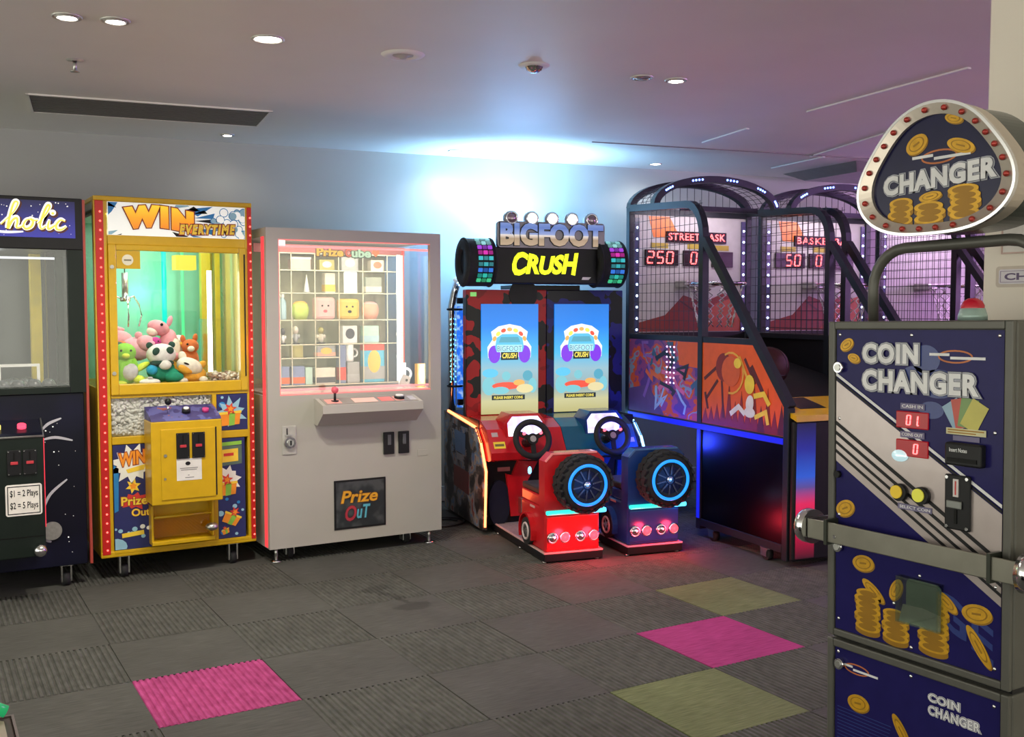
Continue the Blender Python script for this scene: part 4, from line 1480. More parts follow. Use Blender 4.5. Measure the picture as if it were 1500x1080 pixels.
prize('prize_carton', 'olive prize carton above the orange and grey one', 'prize box', .275, .343, SH, 1.187, boxed(c_olive))
prize('picture_box', 'prize carton with an orange and grey figure picture', 'prize box', .430, .545, SH, 1.182, boxed(c_grey, c_yel, c_peach))
prize('prize_mug', 'white prize mug on a clear block', 'mug', .610, .679, S0 + .13, 1.186, mug_(c_wh))
prize('clear_block', 'clear grey block carrying the white prize mug', 'block', .622, .700, S0, S0 + .1285, boxed(pm('smoke', (.40, .40, .38), .15), None, c_grey))
prize('prize_carton', 'wide orange prize carton with a steel blue top', 'prize box', .205, .258, S0, 1.063, boxed(c_bl2, None, c_or))
prize('prize_carton', 'orange prize carton with a steel blue top and white badge', 'prize box', .272, .352, S0, 1.063, boxed(c_bl2, None, c_or, None))
prize('prize_carton', 'narrow mint prize carton beside the orange ones', 'prize box', .357, .400, S0, 1.055, boxed(c_mint))
prize('prize_carton', 'cream prize carton with a charcoal band on the bottom shelf', 'prize box', .420, .543, S0, 1.050, boxed(c_cream, None, c_dk))
prize('prize_carton', 'thin steel blue prize carton standing upright', 'prize box', .570, .612, S0, 1.185, boxed(c_bl2, None, c_red))
prize('tall_box', 'tall sky blue prize carton with a red lid and yellow sun', 'prize box', .728, .866, S0, 1.185, boxed(c_sky, c_yel, c_grey, c_red))
prize('prize_carton', 'pink prize carton with a white lid on the top shelf', 'prize box', .275, .397, S4, 1.711, boxed(c_pink, None, None, c_wh))
prize('prize_carton', 'grey prize carton with a cream picture on the top shelf', 'prize box', .590, .698, S4, 1.720, boxed(c_grey, c_cream))
prize('prize_carton', 'cream prize carton with a small brown bear picture', 'prize box', .780, .868, S4, 1.705, boxed(c_cream, pm('bear_brown', (.45, .2, .1))))
prize('prize_carton', 'dull olive prize carton on the top shelf', 'prize box', .450, .545, S4, 1.700, boxed(c_olive, c_cream))
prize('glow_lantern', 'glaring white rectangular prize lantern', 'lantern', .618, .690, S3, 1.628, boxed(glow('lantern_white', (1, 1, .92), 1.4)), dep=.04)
prize('prize_carton', 'tall cream prize carton beside the white lantern', 'prize box', .485, .548, S3, 1.620, boxed(c_cream, None, c_yel))
prize('prize_cone', 'white cone shaped prize on the second shelf', 'cone', .360, .398, S3, 1.61, lambda t, a, b, h: (obj('cone', G().lathe([(a, 0), (a * .95, .006), (.002, h), (0, h)], c_wh, 16), t), obj('base_ring', G().torus((0, 0, .004), a, .003, c_grey, 'z', 20, 6), t)))
prize('prize_carton', 'grey green prize carton beside the light rail', 'prize box', .745, .85, S3, 1.60, boxed(pm('sage', (.35, .38, .30)), None, c_cream))
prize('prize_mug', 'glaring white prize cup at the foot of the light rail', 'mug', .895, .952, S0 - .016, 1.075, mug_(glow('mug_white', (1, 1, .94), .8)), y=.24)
prize('paper_tag', 'grey folded tag leaning at the chute', 'tag', .838, .915, .936, 1.04, lambda t, a, b, h: (obj('tag_card', G().prism([(-a, .02), (-.2 * a, h * .75), (a, h * .55), (.5 * a, 0), (-.3 * a, 0)], -.004, .004, c_grey), t), obj('hole', G().disc(a * .25, h * .4, .008, -.0055, -.0035, EYE), t)), y=.12, dep=.02)
prize('prize_carton', 'small amber patterned carton in the corner by the light bar', 'prize box', .945, .998, .936, 1.075, boxed(pm('amber', (.65, .42, .12)), c_cream), y=.10, dep=.04)

# ------------------------------------------------------------------ monster truck driving game
TB = R(-10.5)
B1 = Vector((math.cos(TB), math.sin(TB), 0))
B2 = Vector((-math.sin(TB), math.cos(TB), 0))
org = B1 * 2.0 + B2 * 6.0
bf = thing('driving_game', 'two seat monster truck driving game, red and blue, under a yellow CRUSH sign', 'arcade machine', (org.x, org.y, 0), TB)
M_RED = mat('truck_red', (.55, .012, .018), .22, var=.05, coat=.4)
M_BLUE = mat('truck_blue', (.010, .045, .22), .22, var=.05, coat=.4)
M_TEALB = mat('truck_teal_blue', (.010, .10, .19), .22, var=.05, coat=.4)
M_CAB = mat('cab_black', (.010, .010, .012), .4, var=.1)
M_SEAT = mat('seat_vinyl', (.028, .026, .028), .5, var=.1)
M_SIDE = blotch('side_art', [(0, (.020, .018, .018)), (.45, (.06, .055, .05)), (.51, (.20, .17, .15)), (.57, (.12, .20, .32)), (.62, (.30, .27, .24)), (.68, (.24, .06, .04))], 7.5, .35)
M_LEDO = glow('led_orange', (1, .20, .06), 5.5)
M_LEDB = glow('led_ice_blue', (.25, .62, 1), 5.0)
def camo(name, c, c2):
    return blotch(name, [(0, (.012, .010, .012)), (.30, c), (.36, (.012, .010, .012)), (.45, c), (.60, c2), (.66, (.012, .010, .012))], 5.0, .3, kind='noise')
M_CAMR = blotch('camo_red', [(0, (.010, .009, .010)), (.48, (.40, .012, .016)), (.60, (.26, .008, .012)), (.68, (.010, .009, .010))], 5.5, .3)
M_CAMB = blotch('camo_blue', [(0, (.008, .009, .014)), (.48, (.016, .018, .15)), (.60, (.010, .012, .08)), (.68, (.008, .009, .014))], 5.5, .3)

def xpoly(pl, x0, x1, m):
    return G().prism(pl, x0, x1, m, 'yz')
side = [(.85, .03), (.0, .03), (-.02, .40), (.075, .562), (.175, .648), (.86, .70)]
edge = [(.012, .05), (-.012, .40), (.085, .560), (.180, .641), (.80, .690)]
for x0, x1, m_led in ((-.028, .0, M_LEDO), (1.085, 1.113, M_LEDB)):
    sp_ = obj('side_panel', xpoly(side, x0, x1, M_SIDE), bf)
    gg = G()
    xx = x0 - .001 if x0 < 0 else x1 + .001
    gg.bar([(x0 + .014, a - .013, b) for a, b in edge[:4]], .016, .012, m_led, up=(1, 0, 0))
    gg.bar([(x0 + .014, a, b + .012) for a, b in edge[3:]], .014, .012, m_led, up=(1, 0, 0))
    obj('light_strip', gg, sp_)
    obj('edge_guard', G().bar([(x0 + .014, a - .003, b + .001) for a, b in edge], .03, .008, mat('edge_red', (.35, .02, .01), .4) if x0 < 0 else mat('edge_blue', (.01, .05, .3), .4), up=(1, 0, 0)), sp_)
sa = G()
rn = random.Random(17)
SPL = [mat('splat_%d' % i, c, .45) for i, c in enumerate([(.20, .26, .36), (.26, .22, .20), (.10, .18, .34), (.34, .33, .34), (.05, .04, .04)])]
for k in range(26):
    cy, cz, r_ = rn.uniform(.10, .70), rn.uniform(.40, .64), rn.uniform(.02, .06)
    pl = star_poly(cy, cz, r_, r_ * .5, 7, rn.uniform(0, 1), 1.2, .9, rn)
    sa.prism(clip_poly(pl, .06, .80, .34, .635) or [(0, .1), (.01, .1), (.01, .11)], -.0288 - k * .00004, -.028 - k * .00004, rn.choice(SPL), 'yz')
sa.prism([(.28, .20), (.62, .22), (.62, .36), (.28, .35)], -.0296, -.0286, mat('splat_rust', (.16, .03, .02), .45), 'yz')
sa.prism([(.36, .45), (.58, .46), (.60, .60), (.35, .59)], -.0306, -.0298, mat('splat_truck', (.12, .22, .40), .4), 'yz')
sa.prism([(.40, .40), (.55, .405), (.55, .45), (.40, .445)], -.0306, -.0298, mat('splat_grey', (.3, .3, .32), .4), 'yz')
obj('side_print', sa, bf, kind='stuff')
obj('cabinet', G().box(.0, 1.085, .16, .85, .03, .70, M_CAB, .004), bf)
obj('screen_wall', G().box(-.022, .535, .35, .43, .70, 1.53, M_CAMR, .006), bf)
obj('screen_wall', G().box(.537, 1.095, .35, .43, .70, 1.53, M_CAMB, .006), bf)
obj('rear_housing', G().box(.14, .95, .43, .80, .70, 1.50, M_CAB, .006), bf)
obj('sign_brace', G().box(.30, .78, .36, .60, 1.50, 1.56, M_CAB), bf)
obj('round_recess', G().cyl((.37, .346, 1.50), (.37, .352, 1.50), .10, M_CAB, n=28), bf)
obj('status_light', G().box(.005, .045, .343, .35, 1.485, 1.512, glow('status_green', (.3, .8, .2), .6)), bf)
# screens
M_SKY = grad('screen_sky', 2, .715, 1.436, [(0, (.50, .46, .20)), (.12, (.58, .56, .30)), (.22, (.30, .42, .42)), (.40, (.32, .52, .60)), (.55, (.07, .50, .82)), (.8, (.012, .24, .86)), (1, (.008, .19, .70))], .3, es=.9)
def scr_mat(n, c, e=.9):
    return mat('screen_' + n, c, .3, emit=c, es=e)
S_W, S_P, S_B, S_R, S_K, S_Y = scr_mat('white', (.95, .95, .9)), scr_mat('purple', (.22, .05, .75)), scr_mat('blue', (.12, .55, .82)), scr_mat('red', (.85, .10, .06)), scr_mat('dark', (.02, .03, .04)), scr_mat('yellow', (.95, .80, .12))
S_B2, S_O, S_T, S_S = scr_mat('steel', (.10, .38, .50)), scr_mat('orange', (.9, .45, .12)), scr_mat('teal', (.20, .55, .62)), scr_mat('sand', (.75, .66, .35))
for x0, nm in ((.077, 0), (.590, 1)):
    x1 = x0 + .395
    z0, z1 = .716, 1.436
    sc_ = obj('screen', G().box(x0, x1, .338, .35, z0, z1, M_SKY), bf)
    xc = (x0 + x1) / 2 - .005
    pr = G()
    yy = .3375
    # distant scene
    for cx, cz, rx, rz, m in ((x0 + .06, .985, .055, .03, S_B), (x0 + .32, .965, .035, .035, S_B2), (x0 + .05, .90, .045, .06, S_T), (x0 + .355, .90, .03, .05, S_T), (x0 + .17, .90, .10, .025, S_R), (x0 + .26, .92, .04, .02, S_O), (x0 + .17, .965, .03, .03, S_T), (x0 + .13, .87, .06, .025, S_T), (x0 + .30, .88, .06, .03, S_S)):
        pr.disc(cx, cz, rx, yy - .0006, yy, m, rz, 0, 14)
        yy -= .0001
    pr.box(x0 + .07, x0 + .30, yy - .0008, yy, .808, .84, S_K)
    # game emblem: truck on two big wheels
    yy = .336
    blob = [(-.145, -.07), (-.15, .0), (-.115, .05), (-.125, .10), (-.075, .135), (.0, .15), (.075, .135), (.125, .10), (.115, .05), (.15, .0), (.145, -.07), (.09, -.085), (.05, -.06), (-.05, -.06), (-.09, -.085)]
    pr.prism([(xc + a * 1.02, 1.155 + b) for a, b in blob], yy - .0006, yy, S_W)
    for s in (-1, 1):
        pr.disc(xc + s * .105, 1.108, .042, yy - .0012, yy - .0006, S_P, .058)
    pr.prism([(xc + a, 1.155 + b) for a, b in [(-.10, .0), (-.09, .06), (-.05, .085), (.05, .085), (.09, .06), (.10, .0), (.09, -.03), (-.09, -.03)]], yy - .0016, yy - .0008, S_B)
    pr.prism([(xc + a, 1.155 + b) for a, b in [(-.075, .03), (-.06, .066), (.06, .066), (.075, .03)]], yy - .0022, yy - .0016, S_B2)
    pr.box(xc - .088, xc + .088, yy - .0021, yy - .0016, 1.122, 1.17, scr_mat('band', (.35, .78, .92)))
    for k in range(7):
        a = PI * (.14 + .72 * k / 6)
        pr.disc(xc + .115 * math.cos(a), 1.165 + .105 * math.sin(a), .018, yy - .0022, yy - .0016, [S_O, S_R, S_Y][k % 3], .013, a - PI / 2, 10)
    pr.box(xc - .06, xc + .06, yy - .0014, yy - .0008, 1.07, 1.125, S_K)
    obj('screen_picture', pr, sc_, kind='stuff')
    wd = G()
    letters(wd, 'BIGFOOT', xc - .085, xc + .085, 1.128, 1.162, .3338, [(.05, S_W, .0004), (.02, S_B2, .0004)])
    obj('screen_lettering', wd, sc_)
    wd = G()
    letters(wd, 'CRUSH', xc - .05, xc + .05, 1.082, 1.115, .3338, [(.03, S_Y, .0006)], shear=.2)
    obj('screen_lettering', wd, sc_)
    wd = G()
    letters(wd, 'PLEASE INSERT COINS', x0 + .085, x0 + .285, .815, .832, .3358, [(.02, S_Y, .0006)])
    obj('screen_lettering', wd, sc_)
# sign
obj('sign_box', G().box(.12, .835, .20, .36, 1.565, 1.80, M_CAB, .008), bf)
sg = G()
letters(sg, 'CRUSH', .245, .690, 1.628, 1.752, .199, [(.045, glow('crush_yellow', (.85, 1.0, .01), 1.25), .004)], shear=.22, warp=lambda u, z: 1.69 + (z - 1.69) * (1.2 - 1.25 * u + 1.15 * u * u) + .006 * math.sin(u * 9))
obj('sign_lettering', sg, bf)
obj('maker_mark', G().prism([(.722, 1.594), (.772, 1.594), (.79, 1.612), (.73, 1.612)], .198, .1995, WHITE), bf)
bd = rrect(.135, .88, 1.795, 1.962, .022)
M_BOARD = mat('board_grey', (.30, .29, .32), .35, .2)
obj('sign_board', G().prism(bd, .185, .22, M_BOARD), bf)
M_BIG = grad('big_letters', 2, 1.81, 1.95, [(0, (.50, .40, .26)), (.30, (.42, .32, .20)), (.46, (.80, .76, .68)), (.50, (.30, .40, .66)), (.8, (.12, .22, .56)), (1, (.20, .30, .60))], .3, .2, es=.38)  # glow added to lift the letter print out of the shade
big = G()
letters(big, 'BIGFOOT', .16, .855, 1.818, 1.942, .184, [(.085, mat('letter_edge', (.03, .03, .04), .4), .006), (.06, M_BIG, .006)], space=1.06)
obj('big_lettering', big, bf)
for k in range(5):
    x = .229 + k * .139
    lp = obj('roof_lamp', G().cyl((x, .18, 1.983), (x, .225, 1.983), .045, M_BOARD, n=24).torus((x, .179, 1.983), .036, .007, CHROME, 'y', 24, 8), bf)
    lit = k in (1, 2, 3)
    obj('lens', G().ball((x, .180, 1.983), (.030, .012, .030), glow('roof_lens_lit', (1, .93, .7), 6.0) if lit else mat('roof_lens', (.35, .28, .32), .12, .6)), lp)
# glowing tyre shaped speakers either side of the sign
RGB = [(.2, .5, .5), (.3, .65, .65), (.40, .06, .7), (.75, .04, .45), (.04, .5, .55), (.03, .4, .45), (.04, .2, .75), (.03, .5, .4), (.05, .55, .25)]
for xc in (.02, .93):
    r_ = .152
    zc = 1.70
    yc = .27
    g = G()
    prof = [(r_ * .55, -.10), (r_ * .93, -.10), (r_, -.075), (r_, .075), (r_ * .93, .10), (r_ * .55, .10)]
    g.lathe(prof + [prof[0]], RUBBER, 32, M=Matrix.Translation((xc, yc, zc)) @ Matrix.Rotation(PI / 2, 4, 'Y'))
    ty = obj('tyre_speaker', g, bf)
    obj('speaker_core', G().cyl((xc - .08, yc, zc), (xc + .08, yc, zc), r_ * .56, M_CAB, n=24), ty)
    for k in range(9):
        a0 = R(180 - 62 + k * 13.5)
        a0 = PI - R(62) + R(k * 13.6)
        pts = []
        for s in (-1, 1):
            pts.append(s)
        for s in (-1, 0, 1):
            lg = G()
            pth = [(yc + (r_ + .006) * math.cos(a0 + R(d)), zc - (r_ + .006) * math.sin(a0 + R(d)) * -1) for d in (-4.2, 0, 4.2)]
            lg.bar([(xc + s * .034 + .015, p[0], p[1]) for p in pth], .010, .026, glow('rgb_%d_%d' % (k, (k + s) % 2), tuple(q * (1.0 if (k + s) % 2 else .45) for q in RGB[k]), .75), up=(1, 0, 0))
            obj('tread_light', lg, ty)
    obj('tread_rib', G().torus((xc - .086, yc, zc), r_ * .985, .008, RUBBER, 'x', 40, 8), ty)
    obj('tread_rib', G().torus((xc + .086, yc, zc), r_ * .985, .008, RUBBER, 'x', 40, 8), ty)
# exhaust stack with running lights
M_TUBE = glass('blue_tube', (.45, .65, .95), .10, .5)
ex = obj('exhaust_stack', G().tube([(.025, .84, .70), (.025, .84, 1.42), (.04, .82, 1.52), (.06, .80, 1.60)], .026, CHROME, 14, up=(0, 1, 0)), bf)
obj('cap_lamp', G().ball((.06, .80, 1.605), (.036, .036, .022), mat('cap_pale', (.65, .75, .8), .2, emit=(.7, .85, 1), es=.3)), ex)
for z in (1.40, .87):
    obj('clamp_ring', G().torus((.045, .83, z), .05, .008, BLACK, 'z', 24, 8), ex)
obj('blue_tube', G().cyl((.088, .83, .72), (.088, .83, 1.42), .03, blotch('blue_tube_glow', [(0, (.01, .06, .6)), (.5, (.02, .16, .8)), (.62, (.3, .5, .9))], 26, .25, es=.7, hard=False), n=16), bf)
led_dots(bf, [(.008 + .034 * c, .808, .90 + k * .036) for c in (0, 1) for k in range(13)], .0058, glow('led_cyan', (.25, .85, .9), 1.6), 'stack_lights')
obj('stack_mount', G().box(.05, .145, .76, .80, 1.44, 1.48, BLACK).box(.05, .145, .76, .80, .74, .78, BLACK), bf, kind='stuff')

# dashboards
M_DISP = blotch('dash_display', [(0, (.25, .22, .85)), (.45, (.55, .50, 1.0)), (.6, (.9, .9, 1.0))], 16, .3, es=1.1, hard=False)
def dashboard(x0, x1, body, xw, hood):
    pl = [(.35, .48), (-.02, .46), (-.07, .475), (-.075, .52), (.02, .655), (.14, .70), (.35, .71)]
    d = obj('dashboard', xpoly(pl, x0, x1, body), bf)
    hx = xw
    hp_ = [(hx - .125, .60), (hx + .125, .60), (hx + .135, .70), (hx + .095, .752), (hx - .095, .752), (hx - .135, .70)]
    h_ = obj('dial_hood', G().prism(hp_, -.015, .16, hood), d)
    ip = [(hx - .108, .612), (hx + .108, .612), (hx + .116, .695), (hx + .085, .735), (hx - .085, .735), (hx - .116, .695)]
    obj('dial_display', G().prism(ip, -.019, -.0155, M_DISP), d)
    # steering wheel, tilted back
    M = Matrix.Translation((hx, -.15, .607)) @ Matrix.Rotation(R(-18), 4, 'X')
    sw_ = obj('steering_wheel', G().torus((0, 0, 0), .108, .019, RUBBER, 'y', 40, 12, M=M), bf)
    obj('wheel_hub', G().cyl((0, -.012, 0), (0, .02, 0), .035, M_CAB, n=20, M=M).cyl((0, -.014, 0), (0, -.012, 0), .02, STEEL, n=18, M=M), sw_)
    for a in (25, 155, 270):
        c, s = math.cos(R(a)), math.sin(R(a))
        obj('spoke', G().bar([(0, 0, 0), (c * .10, 0, s * .10)], .03, .010, M_CAB, up=(0, 1, 0), M=M), sw_)
    for s in (-1, 1):
        obj('wheel_button', G().cyl((s * .055, -.02, .034), (s * .055, -.008, .034), .009, glow('wheel_red', (1, .1, .15), 2.5), n=12, M=M), sw_)
    obj('steering_column', G().cyl((0, .0, 0), (0, .16, 0), .03, M_CAB, n=16, M=M), sw_)
    return d
d1 = dashboard(.004, .50, M_RED, .245, M_RED)
d2 = dashboard(.504, 1.005, M_TEALB, .785, M_BLUE)
Md = Matrix.Rotation(math.atan2(-.095, .135), 4, 'X')
def on_slope(x0, x1, u0, u1, m, th=.002):
    """plate lying on the sloping dash front between (-.075,.52) and (.02,.655)"""
    a, b = Vector((-.075, .52)), Vector((.02, .655))
    n = Vector((-(b - a).y, (b - a).x)).normalized()
    p0, p1 = a + (b - a) * u0, a + (b - a) * u1
    q = [p0, p1, p1 + n * th, p0 + n * th]
    return G().prism([(v.x, v.y) for v in q], x0, x1, m, 'yz')
ys_ = obj('yellow_sticker', on_slope(.030, .105, .18, .46, mat('sticker_yellow', (.85, .62, .02), .4)), d1)
obj('sticker_print', on_slope(.038, .097, .27, .37, mat('sticker_ink', (.15, .10, .02), .5), .003), d1)
obj('white_sticker', on_slope(.94, .99, .2, .4, mat('sticker_grey', (.5, .45, .42), .4)), d2)
obj('emblem', on_slope(.03, .07, .68, .86, mat('emblem_grey', (.45, .35, .36), .35)), d1)
# foot wells
for x0, body, nm in ((.02, M_RED, 0), (.53, M_BLUE, 1)):
    fw = obj('foot_well', G().box(x0, x0 + .46, .06, .16, .05, .47, M_CAB), bf)
    obj('arch_disc', G().disc(x0 + .075, .185, .072, .035, .06, mat('arch_navy', (.012, .014, .03), .5), .145, n=28), fw)
    obj('bracket', G().prism([(x0 + .15, .10), (x0 + .22, .10), (x0 + .25, .30), (x0 + .33, .44), (x0 + .20, .45), (x0 + .16, .36), (x0 + .12, .37)], .03, .06, body), fw)
    obj('bracket', G().prism([(x0 + .36, .08), (x0 + .42, .08), (x0 + .42, .42), (x0 + .38, .42)], .03, .06, body), fw)
    obj('grey_label', G().box(x0 + .07, x0 + .15, .05, .06, .385, .41, mat('label_pink', (.4, .15, .15), .4)), fw)
    obj('pedal', G().box(x0 + .20, x0 + .25, -.02, .05, .12, .22, STEEL, .004), fw)
    obj('blue_lamp', G().ball((x0 + .275, .03, .385), (.012, .012, .024), glow('foot_blue', (.1, .55, 1), 5.0)), fw)
# seats
M_PLTOP = mat('plinth_top', (.30, .25, .24), .45, var=.15, scale=60)
M_PLEDGE = mat('plinth_edge', (.62, .42, .40), .4)
def seat_truck(x, body, edge, ringcol):
    A, Bq = x + .067, x + .425
    pl_ = obj('seat_platform', G().box(A, Bq - .005, -.80, .10, .008, .052, M_CAB, .004), bf)
    obj('platform_tread', G().box(A + .004, Bq - .009, -.796, .096, .052, .056, M_PLTOP), pl_)
    obj('platform_trim', G().bar([(A + .004, .09, .056), (A + .004, -.795, .056), (Bq - .009, -.795, .056), (Bq - .009, .09, .056)], .010, .008, edge), pl_)
    for (a, b) in ((A + .02, -.78), (Bq - .02, -.78), (A + .02, -.4), (A + .02, 0)):
        obj('foot_bolt', G().cyl((a - .012, b, 0), (a - .012, b, .010), .012, STEEL, n=12), pl_)
    bd_ = obj('truck_body', G().box(A + .012, Bq - .016, -.775, -.40, .056, .30, body, .012).box(A + .018, Bq - .022, -.73, -.395, .30, .362, body, .008), bf)
    obj('tail_panel', G().box(A + .02, Bq - .024, -.782, -.774, .075, .255, body, .006), bd_)
    obj('side_mark', G().box(A + .009, A + .0125, -.62, -.55, .278, .290, mat('mark_pale', (.55, .35, .35), .4)), bd_)
    obj('seat_cushion', G().box(A + .022, Bq - .028, -.72, -.385, .362, .398, M_SEAT, .010), bf)
    ch = .045
    z0, z1 = .285, .613
    bp = [(A, z0), (Bq, z0), (Bq, z1 - ch), (Bq - ch, z1), (A + ch, z1), (A, z1 - ch)]
    bk = obj('backrest', G().prism(bp, -.80, -.715, body), bf)
    obj('bevel_trim', G().bar([(A + .004, -.80, z1 - ch), (A + ch, -.80, z1 - .004), (Bq - ch, -.80, z1 - .004)], .01, .006, mat('trim_' + body.name, tuple(min(1, c * 2.2 + .06) for c in (.55, .1, .1)) if body is M_RED else (.06, .16, .42), .25), up=(0, 1, 0)), bk)
    # spare wheel
    cx, cz, rr = x + .268, .448, .150
    prof = [(rr * .52, -.06), (rr * .82, -.065), (rr * .97, -.052), (rr, -.03), (rr, .05), (rr * .93, .065), (0, .065)]
    Mw = Matrix.Translation((cx, -.865, cz)) @ Matrix.Rotation(PI / 2, 4, 'X') @ Matrix.Rotation(PI, 4, 'X')
    ty = obj('spare_wheel', G().lathe(prof, RUBBER, 40, M=Mw), bf)
    lug = G()
    for k in range(22):
        a = 2 * PI * k / 22
        for q, dy in ((0, -.03), (.14, .03)):
            lug.box(-.030, .030, -.022, .022, -.006, .009, RUBBER, .003, M=Matrix.Translation((cx + rr * math.cos(a + q), -.865 + dy, cz + rr * math.sin(a + q))) @ Matrix.Rotation(-(a + q) + PI / 2, 4, 'Y') @ Matrix.Rotation(.5 if dy > 0 else -.5, 4, 'Z'))
    obj('tread_lugs', lug, ty, kind='stuff')
    obj('glow_ring', G().torus((cx, -.932, cz), .108, .0085, glow('ring_' + ringcol, (.012, .24, 1.0) if ringcol == 'a' else (.012, .26, 1.0), 1.25), 'y', 56, 10), ty)
    obj('wheel_disc', G().cyl((cx, -.922, cz), (cx, -.90, cz), .112, mat('disc_dark', (.012, .016, .06), .2, .3), n=36), ty)
    for k in range(10):
        a = 2 * PI * k / 10 + .2
        obj('spoke', G().bar([(cx + .03 * math.cos(a), -.925, cz + .03 * math.sin(a)), (cx + .088 * math.cos(a), -.925, cz + .088 * math.sin(a))], .008, .012, mat('spoke_grey', (.10, .10, .16), .25, .7), up=(0, 1, 0)), ty)
    obj('hub_cap', G().ball((cx, -.924, cz), (.022, .014, .022), CHROME, 14, 8), ty)
    # light bar
    lb = obj('light_bar', G().box(A + .004, Bq + .004, -.825, -.80, .272, .296, glow('bar_teal', (.03, .70, .58), 1.2), .008), bf)
    obj('bar_end', G().box(Bq - .075, Bq + .006, -.828, -.798, .271, .297, glow('bar_blue', (.05, .5, 1), 3.0), .008), lb)
    # rear lamps
    for k, xx in enumerate((A + .055, A + .128, A + .222, A + .303)):
        lit = k in (1, 3)
        lp = obj('tail_lamp', G().torus((xx, -.785, .137), .027, .006, CHROME, 'y', 24, 8), bf)
        if lit:
            obj('lens', G().ball((xx, -.786, .137), (.026, .018, .026), glow('tail_lit', (1, .03, .045), 4.0)), lp)
            point('tail_glow', (xx, -.87, .137), 2.0, (1, .03, .06), .03, bf)
        else:
            obj('lens', G().ball((xx, -.784, .137), (.026, .014, .026), CHROME), lp)
    # side wheel under an arch
    sx = A + .008
    wh = obj('side_wheel', G().cyl((sx - .022, -.545, .135), (sx + .01, -.545, .135), .078, RUBBER, n=28).torus((sx - .023, -.545, .135), .045, .007, mat('rim_white', (.6, .5, .5), .3), 'x', 28, 8), bf)
    obj('wheel_cap', G().cyl((sx - .026, -.545, .135), (sx - .02, -.545, .135), .018, STEEL, n=16), wh)
    for k in range(5):
        a = 2 * PI * k / 5
        obj('spoke', G().bar([(sx - .0235, -.545 + .016 * math.cos(a), .135 + .016 * math.sin(a)), (sx - .0235, -.545 + .042 * math.cos(a), .135 + .042 * math.sin(a))], .008, .006, STEEL, up=(1, 0, 0)), wh)
    ap = [(-.545 + .100 * math.cos(t_), .135 + .105 * math.sin(t_)) for t_ in [R(q) for q in range(-25, 206, 15)]]
    obj('wheel_arch', G().bar([(sx - .012, a, b) for a, b in ap], .012, .034, body, up=(1, 0, 0)), bf)
seat_truck(0.0, M_RED, M_PLEDGE, 'a')
seat_truck(.507, M_BLUE, mat('plinth_edge_blue', (.42, .42, .55), .4), 'b')
# unseen floodlight added behind the sign to make the blue wall glow
fl = obj('unseen_floodlight', G().box(.46, .62, .86, .92, 1.60, 1.70, BLACK, .006).box(.47, .61, .87, .91, 1.700, 1.703, glow('flood_face', (.75, .95, 1), 8)), bf)
spot('flood_beam', (.54, .885, 1.72), (R(172), 0, 0), 80, (.45, .82, 1.0), R(118), .8, bf, .08)
point('added_glow_spill', (.54, .74, 1.92), 14, (.22, .50, 1.0), .3, bf)  # extra light, widens the blue glow
area('added_wall_wash', (.54, .60, 1.80), (R(112), 0, 0), 17, (.22, .54, 1.0), 1.0, .1, bf)  # extra light turned to the wall for the same glow
point('strip_glow_blue', (.99, -.25, .55), 7.0, (.03, .06, 1.0), .05, bf)
point('strip_glow_orange', (-.07, -.02, .25), .55, (1, .16, .05), .05, bf)
point('wheel_glow_blue', (.27, -1.0, .45), .22, (.05, .4, 1), .08, bf)
point('wheel_glow_blue', (.777, -1.0, .45), .22, (.05, .4, 1), .08, bf)

# ------------------------------------------------------------------ basketball games
M_FR = mat('frame_black', (.022, .026, .034), .35, .2, var=.08)
M_WIRE = mat('net_wire', (.05, .045, .05), .5)
M_LEDW = glow('led_white_blue', (.55, .7, 1), 6.0)
M_LEDBL = glow('led_deep_blue', (.12, .22, 1), 8.0)
M_DIG = glow('digit_red', (1, .10, .10), 4.0)
M_DIGC = glow('digit_pink', (1, .55, .5), 2.2)
M_DISPB = mat('display_black', (.02, .008, .010), .25)
M_ORANGE = mat('art_orange', (.72, .10, .008), .4, var=.06)
M_ART2 = mat('art_dark_red', (.22, .02, .012), .45)
M_ART3 = mat('art_brown', (.09, .012, .010), .45)
M_ARTP = mat('art_purple', (.10, .05, .16), .45)
M_BOARD2 = mat('backboard_grey', (.48, .46, .475), .5, var=.06)

def seven(g, ch, x, z, w, h, y, m, shear=.1):
    segs = {'0': 'abcdef', '2': 'abged', '5': 'afgcd', '1': 'bc', '8': 'abcdefg'}[ch]
    th = w * .2
    S = {'a': ((0, h), (w, h)), 'g': ((0, h / 2), (w, h / 2)), 'd': ((0, 0), (w, 0)), 'f': ((0, h / 2), (0, h)), 'b': ((w, h / 2), (w, h)), 'e': ((0, 0), (0, h / 2)), 'c': ((w, 0), (w, h / 2))}
    for s in segs:
        (a, b), (c, d) = S[s]
        e = th * .35
        if a == c:
            b, d = b + e, d - e
        else:
            a, c = a + e, c - e
        a, c = a + b * shear, c + d * shear
        g.bar([(x + a, y, z + b), (x + c, y, z + d)], th, .003, m, up=(0, 1, 0))

